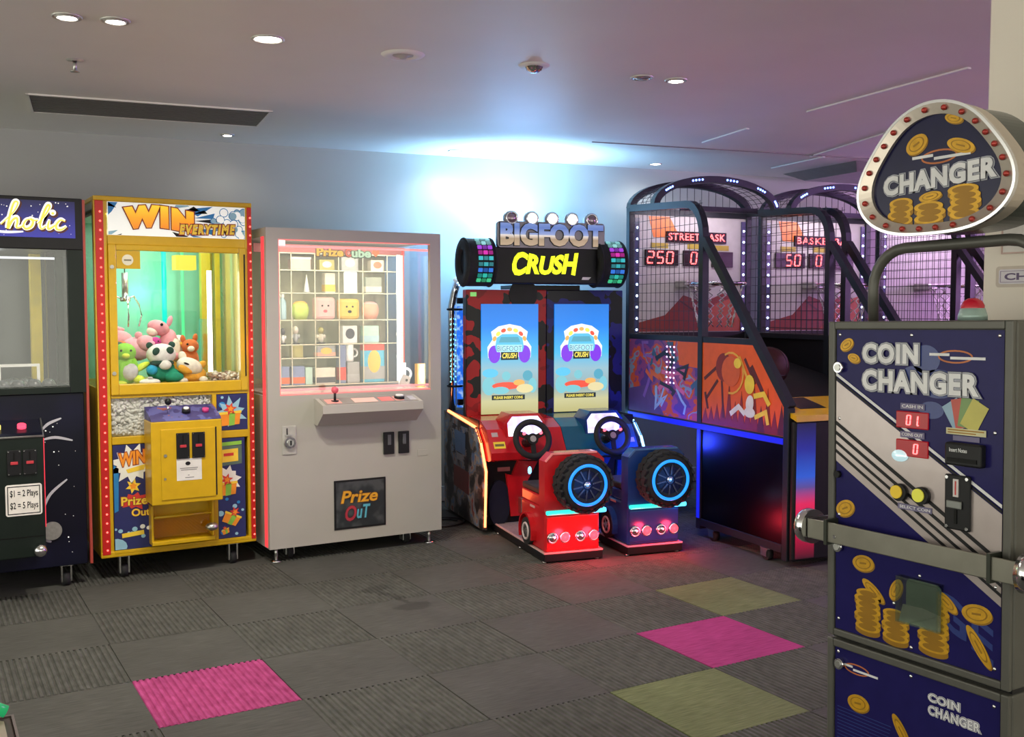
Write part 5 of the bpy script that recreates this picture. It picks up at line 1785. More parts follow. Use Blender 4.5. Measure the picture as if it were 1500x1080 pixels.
def bball(k, label, text, digits, detailed):
    o = W(3.6 + 1.11 * k, 4.44)
    t = thing('basketball_game', label, 'arcade machine', o, TW, 'row of basketball games')
    w = 1.02
    tb = .045
    for x in (tb / 2, w - tb / 2):
        obj('rear_post', G().box(x - tb / 2, x + tb / 2, 1.70, 1.745, .0, 2.10, M_FR, .004), t)
        rail = [(x, .845, .05), (x, .845, 1.84)] + [(x, .845 + .17 * (1 - math.cos(R(a))), 1.84 + .215 * math.sin(R(a))) for a in (15, 30, 45, 60, 75, 90)] + [(x, 1.70, 2.09)]
        obj('bent_post', G().bar(rail, tb, tb, M_FR, up=(1, 0, 0)), t)
        obj('diagonal_bar', G().bar([(x, .83, 1.83), (x, .01, .87)], tb, tb, M_FR, up=(1, 0, 0)), t)
        obj('front_post', G().box(x - tb / 2, x + tb / 2, .0, .045, .03, .87, M_FR, .004), t)
        obj('middle_rail', G().box(x - tb / 2, x + tb / 2, .045, 1.70, .665, .71, M_FR, .003), t)
        obj('upper_rail', G().box(x - tb / 2 + .004, x + tb / 2 - .004, .30, 1.70, 1.20, 1.235, M_FR, .003), t)
        obj('bottom_rail', G().box(x - tb / 2, x + tb / 2, .045, .82, .07, .115, M_FR, .003), t)
        nw = G()
        for i in range(15):
            y = .89 + i * .056
            nw.bar([(x, y, 1.235), (x, y, 2.07)], .003, .003, M_WIRE)
        for i in range(14):
            z = 1.27 + i * .06
            nw.bar([(x, .865, z), (x, 1.70, z)], .003, .003, M_WIRE)
        obj('side_net', nw, t, kind='stuff')
        for y in (.19, .70, 1.60):
            if y < 1:
                castor(t, x, y, .071, m=CHROME)
    # side artwork
    pr_ = obj('side_panel', G().prism([(.87, .71), (1.70, .71), (1.70, 1.20), (.87, 1.20)], .006, .016, blotch('street_art', [(0, (.10, .05, .20)), (.42, (.26, .06, .18)), (.50, (.60, .09, .03)), (.56, (.20, .28, .34)), (.60, (.42, .07, .14)), (.66, (.70, .12, .02))], 5.0, .3, stretch=(1, 1.0, 1.4)), 'yz'), t)
    pf = obj('side_panel', G().prism([(.05, .71), (.822, .71), (.822, 1.20), (.315, 1.20), (.05, .90)], .006, .016, M_ORANGE, 'yz'), t)
    a = G()
    # printed hall of flames, ball, hoop and a leaping player
    rn = random.Random(9)
    for i in range(13):
        y0 = .06 + i * .06
        h = rn.uniform(.08, .28)
        a.prism([(y0 - .03, .712), (y0 + .045, .712), (y0 + .02, .712 + h * .6), (y0 + .005, .712 + h), (y0 - .012, .712 + h * .5)], .0048, .006, rn.choice([M_ART2, M_ART3, M_ART2]), 'yz')
    def Dy(cy, cz, ry, rz, x, m, rot=0.0, n=18):
        pl = []
        for i in range(n):
            q = 2 * PI * i / n
            u, v = ry * math.cos(q), rz * math.sin(q)
            pl.append((cy + u * math.cos(rot) - v * math.sin(rot), cz + u * math.sin(rot) + v * math.cos(rot)))
        a.prism(pl, x - .0008, x, m, 'yz')
    Dy(.60, 1.06, .08, .085, .0052, M_ART2)
    for p0, p1, ww in (((.80, .98), (.60, 1.10), .02), ((.62, .98), (.60, .76), .018), ((.78, .86), (.66, .98), .02), ((.76, .80), (.79, .90), .02), ((.30, .98), (.40, 1.12), .02), ((.22, .92), (.34, 1.08), .03)):
        a.bar([(.0052, *p0), (.0052, *p1)], ww, .001, M_ART3, up=(1, 0, 0))
    Dy(.53, 1.04, .09, .09, .0040, mat('art_ball', (.62, .10, .02), .4))
    hoop = [(.0036, .53 + .12 * math.cos(R(q)), 1.03 + .12 * math.sin(R(q))) for q in range(60, 300, 20)]
    a.bar(hoop, .012, .001, mat('art_gold', (.75, .40, .05), .4), up=(1, 0, 0))
    a.bar([(.0036, .45, 1.13), (.0036, .36, .99)], .018, .001, mat('art_gold', (.75, .40, .05), .4), up=(1, 0, 0))
    PY, PW = mat('art_yellow', (.80, .60, .05), .4), mat('art_white', (.75, .73, .70), .4)
    Dy(.465, 1.09, .035, .03, .0030, PY)
    Dy(.35, .975, .045, .055, .0030, PY)
    Dy(.345, .865, .035, .05, .0026, PW, .2)
    Dy(.345, .815, .05, .03, .0024, PW)
    a.bar([(.0028, .31, .91), (.0028, .22, .93), (.0028, .17, .87)], .03, .001, PY, up=(1, 0, 0))
    a.bar([(.0028, .39, .80), (.0028, .45, .84), (.0028, .53, .79)], .03, .001, PW, up=(1, 0, 0))
    a.bar([(.0028, .30, .79), (.0028, .20, .83), (.0028, .18, .76)], .026, .001, PY, up=(1, 0, 0))
    obj('leap_print', a, pf, kind='stuff')
    a = G()
    rn = random.Random(19)
    GR = [mat('graf_%d' % i, c, .4) for i, c in enumerate([(.03, .10, .16), (.30, .45, .48), (.62, .12, .22), (.02, .03, .05), (.22, .10, .35), (.70, .12, .03)])]
    a.prism([(.872, 1.04), (1.08, 1.05), (1.10, 1.198), (.872, 1.198)], .0052, .006, M_ORANGE, 'yz')
    a.prism([(1.25, .712), (1.698, .712), (1.698, .86), (1.45, .90)], .0052, .006, M_ARTP, 'yz')
    for i in range(16):
        y0, z0 = rn.uniform(.92, 1.64), rn.uniform(.80, 1.10)
        pts = [(.0046 - i * .00008, y0, z0)]
        for q in range(3):
            y0 += rn.uniform(-.13, .13)
            z0 += rn.uniform(-.09, .09)
            pts.append((.0046 - i * .00008, min(1.69, max(.88, y0)), min(1.19, max(.72, z0))))
        a.bar(pts, rn.uniform(.018, .04), .0008, GR[i % 6], up=(1, 0, 0))
    obj('graffiti_print', a, pr_, kind='stuff')
    if detailed:
        led_dots(pr_, [(.004, 1.22 - c * .042, .93 + q * .033) for c in range(3) for q in range(8)], .006, glow('led_art', (.8, .6, 1), 2.5), 'panel_leds')
    obj('far_panel', G().box(w - .016, w - .006, .87, 1.70, .71, 1.20, M_CAB), t)
    obj('far_panel', G().prism([(.05, .71), (.822, .71), (.822, 1.20), (.315, 1.20), (.05, .90)], w - .016, w - .006, M_CAB, 'yz'), t)
    obj('tinted_panel', G().box(.008, .014, .045, .82, .115, .665, glass('tinted_sheet', (.10, .10, .12), .04, .3, .28)), t)
    obj('painted_blue_light', G().box(-.003, .003, .045, 1.70, .668, .700, glow('blue_light_paint', (.006, .012, .62), 1.0)), t)  # blue light falling on the rail, put in as a glowing face
    obj('painted_blue_light', G().box(-.003, .003, .830, .860, .115, .665, glow('blue_light_paint', (.006, .012, .62), 1.0)), t)  # blue light on the post, put in the same way
    # roof
    def archp(y, r=1.0):
        return [(w / 2 + (w / 2 - tb / 2) * math.cos(q), y, 2.09 + .185 * math.sin(q)) for q in [PI * i / 20 for i in range(21)]]
    for y in (1.41, 1.722):
        ar = obj('roof_arch', G().bar(archp(y), tb, .05, M_FR, up=(0, 1, 0)), t)
        if y < 1.5:
            pts = []
            for c in (.20, .385, .57, .755, .93):
                for q in range(4):
                    an = PI * (1 - c) + (q - 1.5) * .055
                    pts.append((w / 2 + (w / 2 - tb / 2) * math.cos(an), y - .026, 2.09 + .185 * math.sin(an)))
            led_dots(ar, pts, .0075, M_LEDBL, 'arch_leds')
    obj('roof_bar', G().box(.045, w - .045, 1.705, 1.74, 2.05, 2.095, M_FR), t)
    rn_ = G()
    for i in range(1, 20):
        q = PI * i / 20
        x, z = w / 2 + (w / 2 - tb / 2) * math.cos(q), 2.09 + .185 * math.sin(q)
        rn_.bar([(x, 1.41, z), (x, 1.72, z)], .003, .003, M_WIRE)
    for y in (1.47, 1.53, 1.59, 1.65):
        rn_.bar([(x, y_, z) for x, y_, z in archp(y)], .003, .003, M_WIRE, up=(0, 1, 0))
    for i in range(1, 17):
        x = i * .06
        zt = 2.09 + .185 * math.sqrt(max(0, 1 - ((x - w / 2) / (w / 2 - tb / 2)) ** 2))
        rn_.bar([(x, 1.722, 2.095), (x, 1.722, zt)], .003, .003, M_WIRE)
    obj('roof_net', rn_, t, kind='stuff')
    # backboard with displays
    bb = obj('backboard', G().box(.045, w - .045, 1.715, 1.735, 1.24, 2.05, M_BOARD2), t)
    if k < 2:
        obj('orange_flash', G().prism([(.16, 2.045), (.33, 2.045), (.42, 1.90), (.20, 1.90)], 1.7125, 1.7145, mat('flash_orange', (.75, .18, .02), .4)), bb)
        ap = G()
        ap.prism([(.05, 1.245), (.965, 1.245), (.965, 1.42), (.80, 1.52), (.62, 1.45), (.45, 1.50), (.30, 1.36), (.05, 1.30)], 1.7128, 1.7145, M_ART2)
        ap.prism([(.55, 1.245), (.95, 1.245), (.93, 1.50), (.72, 1.44)], 1.7112, 1.7126, mat('art_brick', (.42, .07, .02), .4))
        for c in (.16, .22):
            ap.bar([(.10 + c * 2, 1.7120, 1.30 + c), (.22 + c * 2, 1.7120, 1.55 - c)], .012, .001, M_ART3, up=(0, 1, 0))
        obj('hall_print', ap, bb, kind='stuff')
    if k < 2:
        for x, z, m_ in ((.25, 1.842, 0), (.55, 1.842, 0), (.76, 1.835, 0)):
            obj('yellow_caption', G().box(x - .07, x + .07, 1.7115, 1.7145, z - .016, z + .02, mat('caption_yellow', (.38, .28, .03), .5)), bb)
        d0 = obj('score_display', G().box(.13, .40, 1.700, 1.7145, 1.705, 1.815, M_DISPB, .003), bb)
        d1_ = obj('score_display', G().box(.44, .60, 1.700, 1.7145, 1.705, 1.815, M_DISPB, .003), bb)
        d2_ = obj('score_display', G().box(.68, .86, 1.700, 1.7145, 1.700, 1.810, M_DISPB, .003), bb)
        dg = G()
        n = len(digits)
        for i, c in enumerate(digits):
            seven(dg, c, .375 - (n - i) * .078, 1.722, .048, .078, 1.697, M_DIG)
        obj('digits', dg, bb, kind='stuff')
        dg = G()
        seven(dg, '0', .497, 1.722, .045, .078, 1.697, M_DIG)
        obj('digit', dg, bb)
        tx = obj('message_display', G().box(.30, .80, 1.698, 1.7145, 1.868, 1.945, M_DISPB, .003), bb)
        obj('message', letters(G(), text, .315, .785, 1.884, 1.932, 1.6975, [(.01, M_DIG, .002)], space=1.1), bb)
    for x in (.066, w - .066):
        led_dots(bb, [(x, 1.705, 1.26 + q * .078) for q in range(10)], .0085, M_LEDW, 'post_leds')
        obj('led_strip', G().box(x - .018, x + .018, 1.706, 1.7145, 1.24, 2.03, mat('strip_navy', (.012, .025, .10), .3)), bb)
    # hoop with chain net
    hp = obj('hoop', G().torus((.50, 1.40, 1.575), .20, .011, CHROME, 'z', 40, 10).box(.38, .62, 1.57, 1.714, 1.555, 1.60, STEEL, .004), t)
    cn = G()
    for i in range(12):
        q = 2 * PI * i / 12
        pts = []
        for j in range(9):
            r_ = .20 - .085 * (j / 8) ** .7
            pts.append((.50 + r_ * math.cos(q + (.26 if j % 2 else 0)), 1.40 + r_ * math.sin(q + (.26 if j % 2 else 0)), 1.57 - j * .036))
        cn.tube(pts, .0045, STEEL, 5)
    obj('chain_net', cn, hp, kind='stuff')
    # ball return and front
    obj('ball_ramp', G().prism([(.05, .80), (1.70, 1.10), (1.70, 1.13), (.05, .84)], .05, w - .05, mat('ramp_black', (.012, .012, .014), .6), 'yz'), t)
    obj('rear_skirt', G().box(.045, w - .045, 1.712, 1.73, .71, 1.24, M_CAB), t)
    fc = obj('front_cabinet', G().box(.01, w - .01, -.035, -.002, .035, .80, M_CAB, .012), t)
    obj('light_column', G().box(.028, .155, -.039, -.035, .05, .79, grad('front_gradient', 2, .05, .80, [(0, (.05, .0, .01)), (.16, (.55, .0, .05)), (.40, (.9, .02, .12)), (.52, (.12, .08, .35)), (.60, (.02, .12, .75)), (.80, (.01, .02, .35)), (1, (.004, .004, .05))], .3, es=.65), .0015), fc)
    obj('light_column', G().box(w - .155, w - .028, -.039, -.035, .05, .79, MATS['front_gradient'], .0015), fc)
    obj('yellow_deck', G().prism([(-.055, .800), (.05, .835), (.05, .855), (-.05, .832)], .012, w - .012, YELLOW, 'yz').prism([(.05, .84), (.26, .885), (.26, .90), (.05, .856)], .05, w - .05, YELLOW, 'yz'), t)
    obj('deck_stripe', G().prism([(.05, .8575), (.24, .8995), (.24, .9005), (.05, .8585)], .12, .3, BLACK, 'yz'), t)
    hl = obj('fill_housing', G().box(.2, w - .2, 1.37, 1.385, 2.055, 2.085, M_FR).box(.2, w - .2, 1.37, 1.43, 2.085, 2.09, M_FR), t)  # added dark housing that hides the fill light behind it
    area('backboard_fill', (w / 2, 1.40, 2.07), (R(50), 0, 0), 2.2, (1, .86, .92), .6, .03, t)  # added light to brighten the backboard
    return t

b0 = bball(0, 'basketball game scoring 250 with orange street artwork on its side, beside the truck game', 'STREET-BASK', '250', True)
b1 = bball(1, 'middle basketball game scoring 50 between two others', 'BASKETBA', '50', False)
b2 = bball(2, 'basketball game half hidden behind the coin changer sign', 'STREET-BA', '50', False)
for i, (x, y) in enumerate([(.30, .56)]):
    z = .84 + (y - .05) * .182 + .122
    o = obj('basketball', G().ball((0, 0, 0), .12, mat('ball_orange', (.035, .007, .006), .55, var=.15, bump=.4, bscale=300), 28, 16).torus((0, 0, 0), .1195, .003, BLACK, 'x', 36, 6).torus((0, 0, 0), .1195, .003, BLACK, 'z', 36, 6))
    p = W(3.6 + x, 4.44 + y, z + .003)
    o.location = p
    o.rotation_euler = (.4 + i, .7 * i, .3)
    tag(o, ['dark red basketball resting on the black ramp of the 250 game', 'dark red basketball midway across the 250 game ramp', 'dark red basketball farther up the 250 game ramp'][i], 'basketball', 'balls on the ramp')

# ------------------------------------------------------------------ coin changer
ch = thing('coin_changer', 'grey and navy coin changer cabinet with a steel security bar', 'coin changer', (1.82, 1.413, 0), rot=(0, R(-1.0), -PI / 2))
M_CG = mat('changer_grey', (.11, .108, .095), .4, .2, var=.06)
M_CN = mat('changer_navy', (.018, .015, .105), .2, var=.08, spec=.14)
M_CB = mat('changer_silver', (.50, .43, .42), .22, .35, var=.05, coat=.3)
M_GOLD = mat('coin_gold', (.66, .36, .02), .35, .25, var=.15, scale=60)
M_GOLD2 = mat('coin_gold_dark', (.34, .17, .01), .4, .2)
M_TXW = mat('text_white', (.80, .80, .82), .4)
M_TXE = mat('text_edge', (.10, .10, .14), .4)
hw_ = .2285
obj('upper_cabinet', G().box(-hw_, hw_, .006, .43, .664, 1.385, M_CG, .006), ch)
obj('lower_cabinet', G().box(-hw_, hw_, .006, .43, .0, .656, M_CG, .006), ch)
obj('seam_gap', G().box(-hw_ + .004, hw_ - .004, .012, .42, .655, .665, BLACK), ch)
for z0, z1, nm in ((.664, 1.385, 'upper_door_frame'), (.02, .656, 'lower_door_frame')):
    obj(nm, G().frame(-hw_, hw_, z0, z1, .018, -.006, .006, M_CG, .003, wb=.016, wt=.018), ch)
up = obj('upper_panel', G().box(-.2075, .2075, -.001, .006, .681, 1.366, M_CN), ch)
lo = obj('lower_panel', G().box(-.2075, .2075, -.001, .006, .036, .637, M_CN), ch)
# silver band and stripes
def ln(x, z0, z1):
    return z0 + (z1 - z0) * (x + .2075) / .415
bd = obj('silver_band', G().prism([(-.2075, 1.250), (.2075, 1.008), (.2075, .862), (-.2075, 1.104)], -.002, -.001, M_CB), up)
for a, w_, m in ((1.262, .007, M_TXW), (1.253, .005, BLACK), (1.150, .009, BLACK), (1.128, .008, BLACK), (1.107, .007, BLACK), (1.087, .007, BLACK)):
    obj('stripe', G().prism([(-.2075, a), (.2075, a - .242), (.2075, a - .242 + w_), (-.2075, a + w_)], -.003, -.0021, m), up)
obj('silver_band', G().prism([(-.2075, 1.104), (.2075, .862), (.2075, .826), (-.2075, 1.068)], -.002, -.001, M_CB), up)
for pl in ([(-.10, .80), (-.02, .80), (-.02, .84), (-.1, .84)], ):
    pass
# faint big ghost letters and puzzle shapes in the print
M_GH = mat('ghost_blue', (.03, .05, .22), .25)
gh = G()
for cx, cz, rx, rz in ((.03, 1.305, .035, .03), (.06, 1.255, .05, .03), (.0, 1.27, .03, .02), (.045, 1.20, .03, .018)):
    gh.disc(cx, cz, rx, -.0016, -.0011, M_GH, rz)
obj('ghost_print', gh, up, kind='stuff')
obj('ghost_lettering', letters(G(), 'GE', .06, .19, .77, .84, -.0011, [(.02, M_GH, .0004)], slope=-.5), up)
# lettering
lt = G()
LAY = [(.12, M_TXE, .0008), (.10, mat('text_rim', (.45, .46, .52), .35), .0006), (.062, M_TXE, .0004), (.045, M_TXW, .0006)]
obj('lettering', letters(G(), 'COIN', -.128, .012, 1.296, 1.334, -.0035, LAY, space=1.12), up)
obj('lettering', letters(G(), 'CHANGER', -.128, .152, 1.236, 1.276, -.0035, LAY, space=1.12), up)
obj('lettering', letters(G(), 'COIN', .045, .118, .590, .606, -.0012, [(.09, M_TXW, .0006), (.05, M_CN, .0004), (.02, M_TXW, .0004)], space=1.12), lo)
obj('lettering', letters(G(), 'CHANGER', .045, .165, .562, .580, -.0012, [(.09, M_TXW, .0006), (.05, M_CN, .0004), (.02, M_TXW, .0004)], space=1.12), lo)
# maker's swoosh marks
def swoosh(par, x, z, s, y):
    g = G()
    M_SO = mat('swoosh_orange', (.55, .16, .04), .4)
    pts = [(x + s * .35 * math.cos(q), y, z + s * .11 * math.sin(q)) for q in [2 * PI * i / 24 for i in range(24)]]
    g.bar(pts, s * .03, .0008, M_SO, up=(0, 1, 0), closed=True)
    g.box(x - s * .55, x - s * .12, y - .0008, y, z + s * .01, z + s * .06, M_TXW)
    g.box(x - s * .1, x + s * .62, y - .0008, y, z - s * .05, z + s * .0, M_TXW)
    obj('maker_swoosh', g, par, kind='stuff')
swoosh(up, .10, 1.312, .11, -.0016)
swoosh(lo, -.145, .600, .095, -.0016)
# printed coins
def coin(par, x, z, rx, rz, rot=0.0, y=-.0012):
    g = G().disc(x + .002, z - .003, rx, y - .0006, y, M_GOLD2, rz, rot, 24).disc(x, z, rx, y - .0012, y - .0005, M_GOLD, rz, rot, 24).disc(x, z, rx * .72, y - .0016, y - .0012, M_GOLD2, rz * .72, rot, 20).disc(x, z, rx * .62, y - .0020, y - .0016, M_GOLD, rz * .62, rot, 20)
    g.bar([(x - rx * .3 * math.cos(rot) , y - .0022, z - rx * .3 * math.sin(rot)), (x + rx * .3 * math.cos(rot), y - .0022, z + rx * .3 * math.sin(rot))], rz * .22, .0005, M_GOLD2, up=(0, 1, 0))
    return obj('printed_coin', g, par)
def stack(par, x, z, n, rx=.034):
    for k in range(n):
        j = .003 * math.sin(k * 2.3)
        g = G()
        y = -.0012 - k * .0001
        zz = z + k * .0125
        g.prism([(x + j + rx * math.cos(q), zz + .011 * math.sin(q) - (.010 if math.sin(q) < .01 else 0)) for q in [2 * PI * i / 24 for i in range(24)]], y - .0006, y, M_GOLD2)
        g.disc(x + j, zz, rx, y - .0011, y - .0006, M_GOLD, .011, 0, 24)
        g.disc(x + j, zz, rx * .72, y - .0014, y - .0011, M_GOLD2, .007, 0, 20)
        obj('printed_coin', g, par)
coin(up, -.178, 1.333, .020, .012, .5)
coin(up, -.158, 1.303, .017, .010, -.2)
coin(up, -.180, .962, .027, .018, .4)
coin(up, -.128, .846, .030, .018, .1)
coin(up, -.100, .790, .036, .012, -.6)
coin(up, -.040, .806, .026, .014, 1.1)
coin(up, .085, .808, .030, .012, -.6)
coin(up, .155, .800, .034, .019, .1)
coin(up, .160, .735, .046, .012, -.95)
stack(up, -.115, .705, 7)
stack(up, -.040, .702, 5)
stack(up, .055, .705, 8, .036)
coin(lo, -.140, .525, .030, .019, .1)
coin(lo, -.022, .500, .040, .012, -.95)
coin(lo, -.105, .425, .032, .020, .1)
coin(lo, -.170, .40, .036, .014, -.7)
coin(lo, .10, .44, .03, .02, .3)
coin(lo, .02, .35, .034, .016, -.4)
coin(lo, -.11, .28, .03, .02, .2)
fl_ = G()
for k in range(26):
    fl_.box(-.2, -.05 - .002 * k, -.0018, -.0011, .50 - k * .008, .5015 - k * .008, M_GH)
obj('fine_lines', fl_, lo, kind='stuff')
# cash displays
for z0, txt, cap in ((1.158, '01', 'CASH IN'), (1.098, '0', 'COINS OUT')):
    dp = obj('cash_display', G().box(-.040, .040, -.006, -.001, z0, z0 + .036, mat('cash_red_dark', (.10, .004, .006), .2, emit=(.5, .0, .01), es=.35), .002), up)
    dg = G()
    for i, c in enumerate(txt):
        seven(dg, c, .002 + (i - len(txt) + 2) * .018 - .014, z0 + .008, .009, .020, -.0075, M_DIG)
    if txt == '01':
        dg.box(.0155, .0180, -.009, -.006, z0 + .0068, z0 + .0092, M_DIG)
    obj('digits', dg, up, kind='stuff')
    cp_ = obj('display_caption', G().box(-.030, .030, -.004, -.0015, z0 + .040, z0 + .053, mat('caption_blue', (.16, .14, .26), .4)), up)
    obj('caption_text', letters(G(), cap, -.026, .026, z0 + .0435, z0 + .050, -.004, [(.01, M_TXW, .0004)]), up)
obj('rainbow_lens', G().ball((-.030, -.004, 1.098), (.020, .012, .013), mat('rainbow_lens', (.6, .7, .75), .1, .6, emit=(.6, .9, .95), es=.5), 18, 10), up)
for x, c in ((-.033, (.62, .42, .02)), (.022, (.62, .60, .06))):
    bt = obj('select_button', G().cyl((x + .006, .0, 1.020), (x + .006, -.014, 1.020), .0185, BLACK, n=24), up)
    obj('button_face', G().cyl((x + .003, -.014, 1.021), (x + .003, -.018, 1.021), .014, mat('button_%d' % int(c[1] * 100), c, .3, emit=c, es=.25), n=24), bt)
sp_ = obj('select_plate', G().box(-.035, .050, -.004, -.003, .984, .996, mat('caption_blue', (.16, .14, .26), .4)), up)
obj('caption_text', letters(G(), 'SELECT COIN', -.030, .046, .987, .993, -.004, [(.01, M_TXW, .0004)]), up)
# coin entry and bill slot
ce = obj('coin_entry', G().box(.084, .142, -.010, -.003, .962, 1.074, BLACK, .003), up)
obj('entry_slot', G().box(.106, .118, -.013, -.010, 1.030, 1.066, mat('slot_bezel', (.55, .5, .5), .25, .4)).box(.1105, .1135, -.0136, -.013, 1.034, 1.062, mat('slot_red', (.55, .05, .05), .4)), ce)
obj('return_lever', G().box(.092, .126, -.016, -.010, 1.006, 1.022, mat('lever_grey', (.22, .23, .22), .3, .5), .002), ce)
obj('return_chute', G().box(.108, .114, -.012, -.010, .975, 1.004, mat('slot_dark', (.002, .002, .002), .5)), ce)
sc_ = G()
for x in (.090, .136):
    for z in (.968, 1.068):
        sc_.cyl((x, -.012, z), (x, -.010, z), .0035, CHROME, n=10)
obj('screws', sc_, ce, kind='stuff')
bl = obj('bill_entry', G().box(.090, .172, -.020, -.001, 1.094, 1.140, BLACK, .004), up)
obj('bill_mouth', G().box(.098, .164, -.022, -.019, 1.102, 1.110, mat('slot_dark', (.002, .002, .002), .5)), bl)
obj('bill_caption', letters(G(), 'Insert Notes', .102, .142, 1.122, 1.130, -.020, [(.01, M_TXW, .0004)]), bl)
M_NOTES = [mat('note_%d' % i, c, .4) for i, c in enumerate([(.30, .45, .60), (.55, .10, .08), (.20, .32, .12), (.55, .50, .12)])]
for i, a in enumerate((.55, .2, -.15, -.5)):
    cx, cz = .125, 1.158
    c, s = math.cos(a + PI / 2), math.sin(a + PI / 2)
    pl = [(cx + c * u - s * v, cz + s * u + c * v) for u, v in ((.012, -.020), (.072, -.020), (.072, .020), (.012, .020))]
    obj('printed_note', G().prism(pl, -.0018 - i * .0003, -.0012 - i * .0003, M_NOTES[i]), up)
yc = obj('yellow_caption', G().box(.082, .172, -.0035, -.0025, 1.155, 1.168, mat('caption_lemon', (.62, .58, .35), .4)), up)
obj('caption_lines', G().box(.086, .168, -.0039, -.0035, 1.163, 1.1655, M_GOLD2).box(.086, .150, -.0039, -.0035, 1.158, 1.1602, M_GOLD2), up, kind='stuff')
cp_ = obj('blue_caption', G().box(.098, .158, -.0035, -.0025, 1.143, 1.153, mat('caption_blue', (.16, .14, .26), .4)), up)
# coin cup
cup = obj('coin_cup', G().frame(-.030, .078, .742, .842, .006, -.016, -.001, glass('green_acrylic', (.88, .94, .89), .12, .5)), up)
obj('cup_recess', G().prism(rrect(-.012, .074, .770, .838, .012), -.0035, -.0015, mat('recess_dark', (.10, .13, .11), .3)), cup)
obj('cup_tray', G().prism([(-.030, .742), (.074, .742), (.074, .775), (.03, .782), (-.02, .78)], -.004, -.0018, mat('tray_steel', (.40, .40, .37), .25, .8)), cup)
obj('cup_shield', G().box(-.028, .076, -.017, -.015, .744, .840, glass('green_acrylic', (.88, .94, .89), .12, .5)), cup)
# security bar
sb = obj('security_bar', G().box(-.262, .262, -.036, -.030, .884, .930, mat('bar_steel', (.26, .25, .21), .35, .8), .002), ch)
for s in (-1, 1):
    obj('bar_return', G().box(s * .256, s * .262, -.034, .06, .884, .930, STEEL), sb)
    obj('bar_clamp', G().box(s * .205 - .004, s * .205 + .004, -.040, .0, .878, .936, mat('clamp_dark', (.05, .055, .045), .4, .4)), sb)
    obj('puck_lock', G().cyl((s * .264, -.012, .907), (s * .286, -.012, .907), .040, CHROME, n=32).torus((s * .286, -.012, .907), .034, .006, CHROME, 'x', 32, 8), sb)
obj('bar_rivet', G().cyl((-.18, -.038, .900), (-.18, -.036, .900), .004, CHROME, n=10), sb)
# locks and screws
for x, z, par in ((-.196, 1.281, up), (-.196, .872, up), (-.190, .602, lo)):
    obj('cam_lock', G().cyl((x, -.001, z), (x, -.012, z), .012, CHROME, n=20).cyl((x, -.012, z), (x, -.014, z), .008, STEEL, n=16), par)
obj('cam_lock', G().cyl((-.200, -.001, 1.037), (-.200, -.010, 1.037), .008, BLACK, n=16), up)
for par, pts in ((up, [(-.198, 1.355), (-.005, 1.355), (.198, 1.355), (-.198, 1.165), (.190, 1.165), (-.198, .945), (-.198, .705), (.195, .70), (.0, .69), (.02, .848), (.195, .862), (-.045, .775)]), (lo, [(-.198, .628), (.0, .628), (.195, .625), (.195, .05), (-.198, .05)])):
    for x, z in pts:
        obj('screw', G().ball((x, -.0015, z), (.0042, .0025, .0042), CHROME, 10, 6), par)
# hoop carrying the sign
hy = .13
hpth = [(-.225, hy, 1.385), (-.225, hy, 1.46)] + [(-.225 + .09 * (1 - math.cos(R(a))), hy, 1.46 + .09 * math.sin(R(a))) for a in (15, 30, 45, 60, 75, 90)] + [(.225 - .09 * (1 - math.cos(R(a))), hy, 1.46 + .09 * math.sin(R(a))) for a in (90, 75, 60, 45, 30, 15, 0)] + [(.225, hy, 1.385)]
obj('hoop_tube', G().tube([(x + (.008 if x < 0 else -.008), y, z) for x, y, z in hpth], .0125, M_CG, 14, up=(0, 1, 0)), ch)
# beacon
bc = obj('beacon_base', G().lathe([(0, 0), (.030, 0), (.030, .010), (.025, .026), (0, .026)], mat('beacon_clear', (.45, .62, .58), .15, .2), 24, M=Matrix.Translation((.030, .15, 1.385))), ch)
obj('beacon_dome', G().lathe([(.024, .026), (.024, .032), (.019, .041), (.010, .047), (0, .048)], mat('beacon_red', (.45, .015, .03), .12, emit=(.5, .01, .03), es=.15), 24, M=Matrix.Translation((.030, .15, 1.385))), bc)
# round three lobed sign
def lobe(sc, sx=1.0):
    pl = []
    for i in range(72):
        q = 2 * PI * i / 72
        r_ = .1355 * (1 + .085 * math.cos(3 * (q - PI / 2)))
        pl.append((SX + sc * 1.36 * r_ * math.cos(q), SZ + sc * r_ * math.sin(q)))
    return pl
SX, SZ = .012, 1.693
sgn = obj('sign_drum', G().prism(lobe(.97), .050, .19, mat('drum_green_grey', (.045, .06, .055), .25, .4)), ch)
rim_o, rim_i = lobe(1.0), lobe(.835)
g = G()
n = 72
vs = [(a, .030, b) for a, b in rim_o] + [(a, .038, b) for a, b in rim_i] + [(a, .085, b) for a, b in rim_o] + [(a, .060, b) for a, b in rim_i]
fs = []
for i in range(n):
    j = (i + 1) % n
    fs += [(i, j, n + j, n + i), (2 * n + i, 2 * n + j, j, i), (n + i, n + j, 3 * n + j, 3 * n + i), (3 * n + i, 3 * n + j, 2 * n + j, 2 * n + i)]
g.add(vs, fs, mat('rim_champagne', (.62, .55, .48), .28, .75, var=.06))
rm = obj('sign_rim', g, ch)
obj('rim_band', G().bar([(a, .035, b) for a, b in lobe(1.005)], .006, .010, CHROME, up=(0, 1, 0), closed=True), rm)
fc = obj('sign_face', G().prism(lobe(.84), .046, .050, mat('sign_navy', (.012, .012, .055), .2, var=.1, spec=.3)), ch)
mid = lobe(.915)
for i in range(24):
    a, b = mid[(i * 3 + 1) % 72]
    bl = obj('rim_bulb', G().ball((a, .031, b), (.0062, .007, .0062), mat('bulb_red', (.45, .05, .04), .1, .3), 12, 8), rm)
